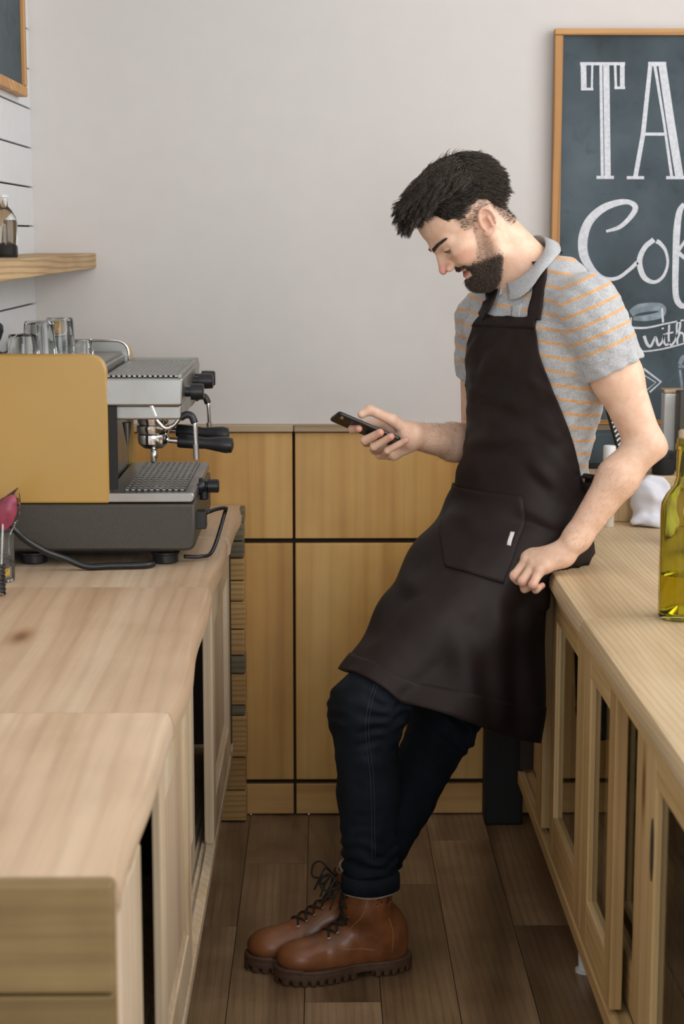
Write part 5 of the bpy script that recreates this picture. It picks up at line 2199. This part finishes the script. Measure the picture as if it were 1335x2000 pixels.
def boot(heel, toe, ank, label):
    f = np.array((toe[0] - heel[0], toe[1] - heel[1], 0))
    Lb = np.linalg.norm(f)
    f /= Lb
    B_ = frame_of(f)
    o = np.array((heel[0], heel[1], 0.0))
    k = Lb / .300
    # where the shaft leans to meet the ankle
    al = ((ank - o) @ B_.T) / k
    lx, ly = float(np.clip(al[0], .05, .11)), float(np.clip(al[1], -.03, .03))

    def loc(P):
        return (P - o.astype(f32)) @ B_.astype(f32).T / f32(k)

    def wl(x, y, z):
        return o + np.array((x, y, z)) @ B_ * k

    def up(P):
        p = loc(P)
        d = ell(p, (.062, 0, .065), (.056, .040, .075))
        d = smin(d, chain(p, [(.070, 0, .09), (lx + .006, ly * .6, .150), (lx, ly, .205)], [.046, .0475, .050], .02), .025)
        d = smin(d, rc(p, (.095, 0, .100), (.185, 0, .056), .043, .036), .02)
        d = smin(d, rc(p, (.10, 0, .05), (.215, 0, .044), .040, .040), .02)
        d = smin(d, ell(p, (.236, 0, .050), (.058, .046, .034)), .012)
        d = d + f32(.0012) * wob(p, 60, 4) * (p[:, 0] < .2)
        d = smax(d, f32(.030) - p[:, 2], .003)
        d = smax(d, p[:, 2] - f32(.196) - p[:, 0] * f32(.06), .004)
        d = smax(d, -rc(p, (lx, ly, .17), (lx, ly, .24), .043, .046), .003)
        return d * f32(k)

    lo, hi = bb([wl(0, -.06, 0), wl(.31, .06, .22), wl(0, .06, .22), wl(.31, -.06, 0)], .02)
    v, q = nets(up, lo, hi, .0032)
    bo_ = raw_mesh('boot', v, q, M['leather'], person)
    bo_['label'] = label

    def sole(P):
        p = loc(P)
        q2 = p.copy()
        q2[:, 2] = 0
        s = ell(q2, (.215, 0, 0), (.085, .053, .05))
        s = smin(s, ell(q2, (.058, 0, 0), (.060, .044, .05)), .02)
        s = smin(s, rc(q2, (.07, 0, 0), (.2, 0, 0), .038, .046), .02)
        z = p[:, 2]
        d = smax(s, z - f32(.033) - f32(.004) * (p[:, 0] > .25), .003)
        d = smax(d, -z, .002)
        # heel block and lugs
        arch = np.maximum(np.maximum(f32(.098) - p[:, 0], p[:, 0] - f32(.128)), z - f32(.014))
        d = smax(d, -arch, .002)
        lx_ = np.abs(np.mod(p[:, 0] * f32(1.0) + f32(.004), f32(.018)) - f32(.009)) - f32(.0028)
        lug = np.maximum(np.maximum(lx_, z - f32(.013)), f32(.022) - np.abs(s + f32(.0)) - 1 * (s > 0) + 0)
        lug = np.maximum(np.maximum(lx_, z - f32(.012)), -(s + f32(.012)))
        d = smax(d, -lug, .0008)
        # groove of the welt
        d = d + f32(.0012) * np.exp(-((z - f32(.026)) / f32(.0016)) ** 2)
        return d * f32(k)

    v, q = nets(sole, lo - .01, hi + .01, .0030)
    raw_mesh('boot_sole', v, q, M['sole'], bo_)
    # laces across the front of the shaft
    S_ = lambda u, y: np.array(wl(np.interp(u, [0, .45, 1], [.190, .145, lx + .052]), y, np.interp(u, [0, .45, 1], [.095, .128, .200])))
    lines = []
    for i in range(6):
        u0, u1 = i / 6.0, (i + .9) / 6.0
        for s in (-1, 1):
            p0 = np.array([S_(u0 + (u1 - u0) * t, s * (.024 - .048 * t)) for t in np.linspace(0, 1, 9)])
            q_ = settle(p0, up, .003, 5)
            MB().tube(q_, .0024, 7).build('lace', M['lace'], bo_, smooth=True)
            e_ = settle(np.array([S_(u0, s * .0265)]), up, .001, 5)[0]
            g_ = grad(up, np.array([e_], f32))[0]
            MB().cyl(e_ - g_ * .001, e_ + g_ * .0018, .0036, n=12).build('eyelet', M['brass'], bo_, smooth=40)
    kn = settle(np.array([S_(.93, 0)]), up, .006, 5)[0]
    fw_ = B_[0] * k
    lt_ = B_[1] * k
    for s in (-1, 1):
        lp_ = [kn, kn + fw_ * .020 + lt_ * s * .020 + (0, 0, .022), kn + fw_ * .034 + lt_ * s * .030 + (0, 0, .012), kn + fw_ * .036 + lt_ * s * .028 + (0, 0, -.012), kn + fw_ * .018 + lt_ * s * .012 + (0, 0, -.010), kn]
        MB().tube(catmull(lp_, 26), .0023, 7).build('lace_loop', M['lace'], bo_, smooth=True)
        tl_ = [kn, kn + fw_ * .020 + lt_ * s * .016 + (0, 0, -.012), kn + fw_ * .034 + lt_ * s * .022 + (0, 0, -.040)]
        MB().tube(catmull(tl_, 14), .0022, 7).build('lace_end', M['lace'], bo_, smooth=True)
    # stitching on the near side
    for line in ([(.118, .06, .198), (.120, .06, .165), (.135, .06, .135), (.172, .06, .100), (.176, .06, .082)], [(.176, .06, .084), (.160, .06, .073), (.130, .06, .068), (.095, .06, .060)],
                 [(.060, .06, .13), (.052, .06, .10), (.055, .06, .045)]):
        q_ = settle(catmull([wl(*p) for p in line], 24), up, .0004, 8)
        MB().tube(q_, .0007, 5).build('stitching', M['stitch'], bo_, smooth=True)
    MB().lathe([(.040 * k, .15 * k), (.043 * k, .20 * k), (.045 * k, .212 * k), (.038 * k, .216 * k)], tuple(o + (lx * B_[0] + ly * B_[1]) * k), (0, 0, 1), 28).build('sock', M['sock'], bo_, smooth=True)
    return bo_


toeL_, heelL_ = at_z(536, 1918, 0), at_z(801, 1884, 0)
boot(heelL_, toeL_, J['anL'], 'near tan leather boot with thick lugged sole')
toeR_ = at_z(478, 1893, 0)
dR = (heelL_ - toeL_)
boot(toeR_ + dR, toeR_, J['anR'], 'far tan leather boot with thick lugged sole')
# ------------------------------------------------------------------ apron
def wear(P):
    """everything the apron has to stay outside of"""
    return np.minimum(np.minimum(jeans(P), shirt(P)), counter(P) + f32(.002))


def row_t(z, pn, pf, grow):
    """row round the torso at height z; pn / pf: how far it wraps on the near / far side (degrees)"""
    c = np.array((np.interp(z, _TT[:, 0], _TT[:, 1]), np.interp(z, _TT[:, 0], _TT[:, 2]), z))
    a, b = np.interp(z, _TT[:, 0], _TT[:, 3]) + grow, np.interp(z, _TT[:, 0], _TT[:, 4]) + grow
    return c, tF, tL, a, b, pn, pf


def row_s(front, back, yc, a, psi, pn, pf):
    """skirt row from its front and back outline points"""
    Fp, Bp = at(*front, yc - .03), at(*back, yc)
    t = math.atan2(Fp[2] - Bp[2], Bp[0] - Fp[0])
    ex = (Bp[0] - Fp[0]) / 2 / math.cos(t)
    b = math.sqrt(max(ex * ex - (a * math.sin(psi)) ** 2, .01 ** 2)) / math.cos(psi)
    e1 = np.array((-math.cos(psi) * math.cos(t), -math.sin(psi) * math.cos(t), math.sin(t)))
    e2 = np.array((math.sin(psi), -math.cos(psi), 0))
    c = (Fp + Bp) / 2
    c[1] = yc
    return c, e1, e2, a, b, pn, pf


zz_ = lambda py: bk(980, py, 3.62)[2]
rows_ = [row_t(zz_(618), 28, 21, .010), row_t(zz_(690), 30, 45, .010), row_t(zz_(760), 43, 72, .010), row_t(zz_(830), 62, 95, .011), row_t(zz_(890), 82, 105, .014),
         row_t(zz_(950), 98, 108, .016), row_t(zz_(1005), 106, 112, .020),
         row_s((845, 1035), (1118, 1085), 3.885, .175, R(32), 128, 116), row_s((790, 1115), (1080, 1160), 3.85, .175, R(28), 135, 118),
         row_s((738, 1200), (1066, 1260), 3.81, .172, R(25), 138, 120), row_s((700, 1268), (1060, 1355), 3.77, .172, R(23), 140, 120), row_s((675, 1314), (1046, 1452), 3.74, .172, R(22), 142, 120)]
NU, NV = 84, 110
rows3 = []
for (c, e1, e2, a, b, pn, pf) in rows_:
    w = np.linspace(R(pn), R(-pf), NU)
    e = 2.3
    k = (np.abs(np.cos(w)) ** e + np.abs(np.sin(w)) ** e) ** (-1 / e)
    rows3.append(c + (k * np.cos(w) * b)[:, None] * e1 + (k * np.sin(w) * a)[:, None] * e2)
rows3 = np.array(rows3)
# arc-length-like spacing down the cloth
mid = rows3[:, NU // 2 - 10]
s_ = np.concatenate([[0], np.cumsum(np.linalg.norm(np.diff(mid, axis=0), axis=1))])
sv_ = np.linspace(0, s_[-1], NV)
par = np.interp(sv_, s_, np.arange(len(s_)))


def cm_rows(A, tq):
    A = np.concatenate([2 * A[:1] - A[1:2], A, 2 * A[-1:] - A[-2:-1]])
    out = []
    for q in tq:
        i = min(int(q), len(A) - 4)
        t = q - i
        p0, p1, p2, p3 = A[i:i + 4]
        out.append(.5 * (2 * p1 + (p2 - p0) * t + (2 * p0 - 5 * p1 + 4 * p2 - p3) * t * t + (3 * p1 - p0 - 3 * p2 + p3) * t ** 3))
    return np.array(out)


AG = cm_rows(rows3, par)                     # (NV, NU, 3)


def anormals(G):
    du, dv = np.gradient(G, axis=1), np.gradient(G, axis=0)
    n = np.cross(du, dv)
    n /= np.linalg.norm(n, axis=2, keepdims=True) + 1e-9
    c = G.mean((0, 1))
    if (n * (G - c)).sum() < 0:
        n = -n
    return n


# hanging folds of the skirt and pulled creases at the waist
uu_, vv_ = np.meshgrid(np.linspace(0, 1, NU), np.linspace(0, 1, NV))
fold = .012 * sstep(.55, 1.0, vv_) * np.sin(uu_ * 21 + 2.2 * vv_ + .8 * np.sin(vv_ * 9))
fold += .005 * np.exp(-((vv_ - .26 - .10 * uu_) / .018) ** 2) * sstep(.05, .3, uu_) - .004 * np.exp(-((vv_ - .285 - .10 * uu_) / .016) ** 2)
fold += .004 * np.sin(vv_ * 46 + uu_ * 9 + 3 * np.sin(uu_ * 7)) * np.exp(-((vv_ - .47) / .10) ** 2)
fold += .003 * np.sin(vv_ * 30 - uu_ * 16)
rid = lambda q: 1 - 2 * np.abs(np.mod(q, 1) - .5) * 2
fold += .0045 * np.maximum(rid(vv_ * 5.2 + uu_ * 3.1 + .35 * np.sin(uu_ * 11)) - .45, 0) * sstep(.20, .34, vv_) * sstep(.70, .52, vv_)
fold += .006 * np.maximum(rid(uu_ * 4.3 - vv_ * 2.0 + .3 * np.sin(vv_ * 8)) - .4, 0) * sstep(.5, .8, vv_)
CR = [((912, 762), (1012, 792), .006, 9), ((905, 800), (985, 832), .004, 8), ((885, 1000), (960, 1050), .005, 12), ((1040, 905), (1120, 985), .006, 11), ((1015, 985), (1090, 1035), .007, 10),
      ((1000, 1050), (1080, 1075), .005, 9), ((800, 1130), (905, 1290), .008, 16), ((960, 1150), (985, 1400), .009, 20), ((860, 1180), (930, 1400), .008, 18), ((760, 1230), (800, 1370), .006, 14), ((1030, 1180), (1040, 1400), .007, 15)]
_q = AG.reshape(-1, 3) - _C
_w = _q @ _fw
_sx, _sy = (667.5 + FPX * (_q @ _rt) / _w).reshape(NV, NU), (1000 - FPX * (_q @ _up) / _w).reshape(NV, NU)
_fr = ((anormals(AG) * (AG - _C)).sum(2) < 0)
for (ax0, ay0), (bx0, by0), amp, wd in CR:
    # a ridge with a hollow beside it, along a line of the cloth
    ab = np.array((bx0 - ax0, by0 - ay0), float)
    L_ = np.linalg.norm(ab)
    ab /= L_
    tx = (_sx - ax0) * ab[0] + (_sy - ay0) * ab[1]
    ty = -(_sx - ax0) * ab[1] + (_sy - ay0) * ab[0]
    env = sstep(-.25 * L_, .25 * L_, tx) * sstep(1.25 * L_, .75 * L_, tx) * _fr
    fold = fold + env * (amp * np.exp(-(ty / wd) ** 2) - .7 * amp * np.exp(-((ty - 1.8 * wd) / wd) ** 2))
AG = AG + anormals(AG) * (1.5 * fold)[..., None]
for it in range(4):
    P_ = AG.reshape(-1, 3).astype(f32)
    for _ in range(3):
        d = wear(P_)
        mv = np.maximum(f32(.0045) - d, 0)
        if mv.max() < 1e-4:
            break
        P_ = P_ + grad(wear, P_) * mv[:, None]
    AG = P_.reshape(NV, NU, 3).astype(float)
    if it < 3:
        for _ in range(2):
            S2 = AG.copy()
            S2[1:-1, 1:-1] = .5 * AG[1:-1, 1:-1] + .125 * (AG[:-2, 1:-1] + AG[2:, 1:-1] + AG[1:-1, :-2] + AG[1:-1, 2:])
            S2[1:-1, 0] = .5 * AG[1:-1, 0] + .25 * (AG[:-2, 0] + AG[2:, 0])
            S2[1:-1, -1] = .5 * AG[1:-1, -1] + .25 * (AG[:-2, -1] + AG[2:, -1])
            S2[0, 1:-1] = .5 * AG[0, 1:-1] + .25 * (AG[0, :-2] + AG[0, 2:])
            S2[-1, 1:-1] = .5 * AG[-1, 1:-1] + .25 * (AG[-1, :-2] + AG[-1, 2:])
            AG = S2


def cloth():
    t = NT('apron_twill')
    v = t.coords((1, 1, 1), rnd=False)
    n = t.noise(v, 6, 4, .6)
    w = t.n('ShaderNodeTexWave', wave_type='BANDS', bands_direction='DIAGONAL')
    w.inputs['Scale'].default_value = 420
    t.l(v, w.inputs['Vector'])
    t.col(t.ramp(n, [(.3, srgb(26, 17, 15)), (.7, srgb(38, 26, 23))]))
    t.set(rough=.62, spec=.28)
    t.bump(w.outputs['Fac'], .15, .0004)
    return t.m


M['apron'] = cloth()


def sheet(G, name, mat, parent, th=.0028):
    o = MB().grid(G).build(name, mat, parent, smooth=True)
    m = o.modifiers.new('thickness', 'SOLIDIFY')
    m.thickness, m.offset = th, 0
    return o


ap = sheet(AG, 'apron', M['apron'], person)
AN = anormals(AG)


def find_uv(px, py):
    """row / column of the cloth nearest to a place seen on its near side"""
    q = (AG.reshape(-1, 3) - _C)
    wz = q @ _fw
    X_, Y_ = 667.5 + FPX * (q @ _rt) / wz, 1000 - FPX * (q @ _up) / wz
    face = ((AN.reshape(-1, 3) * q).sum(1) < 0)
    d = (X_ - px) ** 2 + (Y_ - py) ** 2 + np.where(face, 0, 1e9)
    i = int(np.argmin(d))
    return i // NU, i % NU


def surf(v, u):
    v, u = np.clip(v, 0, NV - 1.001), np.clip(u, 0, NU - 1.001)
    i, j = int(v), int(u)
    a, b = v - i, u - j
    return (1 - a) * ((1 - b) * AG[i, j] + b * AG[i, j + 1]) + a * ((1 - b) * AG[i + 1, j] + b * AG[i + 1, j + 1]), AN[i, j]


def patch(corners, name, mat, lift, th, n=24, parent=None):
    c = [np.array(find_uv(*q), float) for q in corners]     # top-left, top-right, bottom-right, bottom-left
    G = []
    for s in np.linspace(0, 1, n):
        row = []
        for t in np.linspace(0, 1, n):
            uv = (1 - s) * ((1 - t) * c[0] + t * c[1]) + s * ((1 - t) * c[3] + t * c[2])
            p, nn = surf(*uv)
            row.append(p + nn * lift)
        G.append(row)
    return sheet(np.array(G), name, mat, parent, th)


pk = patch([(884, 940), (1018, 972), (984, 1140), (868, 1108)], 'pocket', M['apron'], .0042, .003, parent=ap)
M['tag'] = plain('white_label', srgb(214, 210, 206), .7, speck=.03)
tg = patch([(996, 1042), (1006, 1041), (1001, 1068), (992, 1069)], 'sewn_tag', M['tag'], .0062, .001, 5, ap)
# hem along the lower edge and the bib top
hm = np.stack([AG[-7 + k] + AN[-7 + k] * .0022 for k in range(7)], 0)
sheet(hm, 'hem', M['apron'], ap, .003)
bt = np.stack([AG[k] + AN[k] * .0022 for k in range(4)], 0)
sheet(bt, 'bib_hem', M['apron'], ap, .003)


def collider(P):
    return wear(P)


def strap(pts, width, n=40, gap=.004):
    c = settle_out(catmull(pts, n), gap)
    for _ in range(3):
        c[1:-1] = .5 * c[1:-1] + .25 * (c[:-2] + c[2:])
    g = grad(collider, c.astype(f32)).astype(float)
    for _ in range(6):
        g[1:-1] = .5 * g[1:-1] + .25 * (g[:-2] + g[2:])
    t = np.gradient(c, axis=0)
    s = np.cross(g, t)
    s /= np.linalg.norm(s, axis=1, keepdims=True)
    return np.stack([settle_out(c + s * w, gap) for w in np.linspace(-width / 2, width / 2, 5)], 1)


def settle_out(P, gap):
    P = np.asarray(P, f32)
    for _ in range(5):
        d = collider(P)
        P = P + grad(collider, P) * np.maximum(f32(gap) - d, 0)[:, None]
    return P.astype(float)


cn = AG[1, 3]
cf = AG[1, NU - 4]
sheet(strap([cn, bk(1046, 592, 3.575), bk(1057, 548, 3.60), bk(1073, 510, 3.66), bk(1083, 490, 3.73), bk(1082, 483, 3.80), bk(1066, 484, 3.86), bk(1048, 490, 3.90)], .034, 48, .0020), 'neck_strap', M['apron'], ap)
sheet(strap([cf, bk(953, 590, 3.66), bk(966, 568, 3.70), bk(985, 545, 3.78), bk(1008, 520, 3.86), bk(1030, 500, 3.90), bk(1048, 490, 3.90)], .032, 44, .0020), 'neck_strap', M['apron'], ap)
# waist ties knotted at the back of the hip: two loops and two ends
e0 = AG[find_uv(1128, 940)[0], 0]
bkd = -tF
for dx_, dn, nm in ((.026, .085, 'tie_loop'), (.016, .060, 'tie_loop'), (.020, .110, 'tie_end')):
    pts = [e0 + (0, 0, .004), e0 + bkd * dx_ * .7 + (0, 0, .008), e0 + bkd * dx_ + (0, 0, -dn * .35), e0 + bkd * dx_ * .9 + (0, 0, -dn), e0 + bkd * dx_ * .35 + (0, 0, -dn * .75 if nm == 'tie_loop' else -dn * 1.1)]
    if nm == 'tie_loop':
        pts.append(e0 + (0, 0, -.006))
    c = catmull(pts, 26)
    G = np.stack([c + tL * w for w in np.linspace(-.002, .024, 4)], 1)
    sheet(G, nm, M['apron'], ap)

# ------------------------------------------------------------------ phone in the right hand
n0, n1 = bk(661, 805, 3.672), bk(784, 858, 3.692)
A_ = (n1 - n0)
Lp = np.linalg.norm(A_)
A_ /= Lp
al_ = R(24)
W_ = np.array((0, math.cos(al_), -math.sin(al_)))
W_ = W_ - A_ * (W_ @ A_)
W_ /= np.linalg.norm(W_)
N_ = np.cross(A_, W_)
if N_[2] < 0:
    N_ = -N_
wp = .070
cph = (n0 + n1) / 2 + W_ * wp / 2
ph_ = thing('smartphone', tuple(cph), 'black smartphone held in the man\'s right hand', 'phone')
poly = rounded([(-Lp / 2, -wp / 2), (Lp / 2, -wp / 2), (Lp / 2, wp / 2), (-Lp / 2, wp / 2)], .011, (0, 1, 2, 3), 7)
MB().prism(poly, cph - N_ * .0042, A_, W_, N_ * .0084).build('phone_body', M['black'], ph_, smooth=40, bevel=.0025, seg=3)
poly2 = rounded([(-Lp / 2 + .004, -wp / 2 + .004), (Lp / 2 - .004, -wp / 2 + .004), (Lp / 2 - .004, wp / 2 - .004), (-Lp / 2 + .004, wp / 2 - .004)], .009, (0, 1, 2, 3), 7)
M['screen'] = plain('phone_glass', srgb(14, 15, 18), .08, speck=.02)
MB().prism(poly2, cph + N_ * .0043, A_, W_, N_ * .0005).build('screen', M['screen'], ph_)
MB().cyl(cph - A_ * (Lp / 2 - .014) - N_ * .0041 - W_ * .02, cph - A_ * (Lp / 2 - .014) - N_ * .0056 - W_ * .02, .005).build('camera_lens', M['chrome'], ph_, smooth=40)
for t in (-.030, -.018):
    MB().obox(cph + A_ * t - W_ * (wp / 2 + .0003), A_ * .0045, W_ * .0006, N_ * .0012).build('side_button', M['black'], ph_)
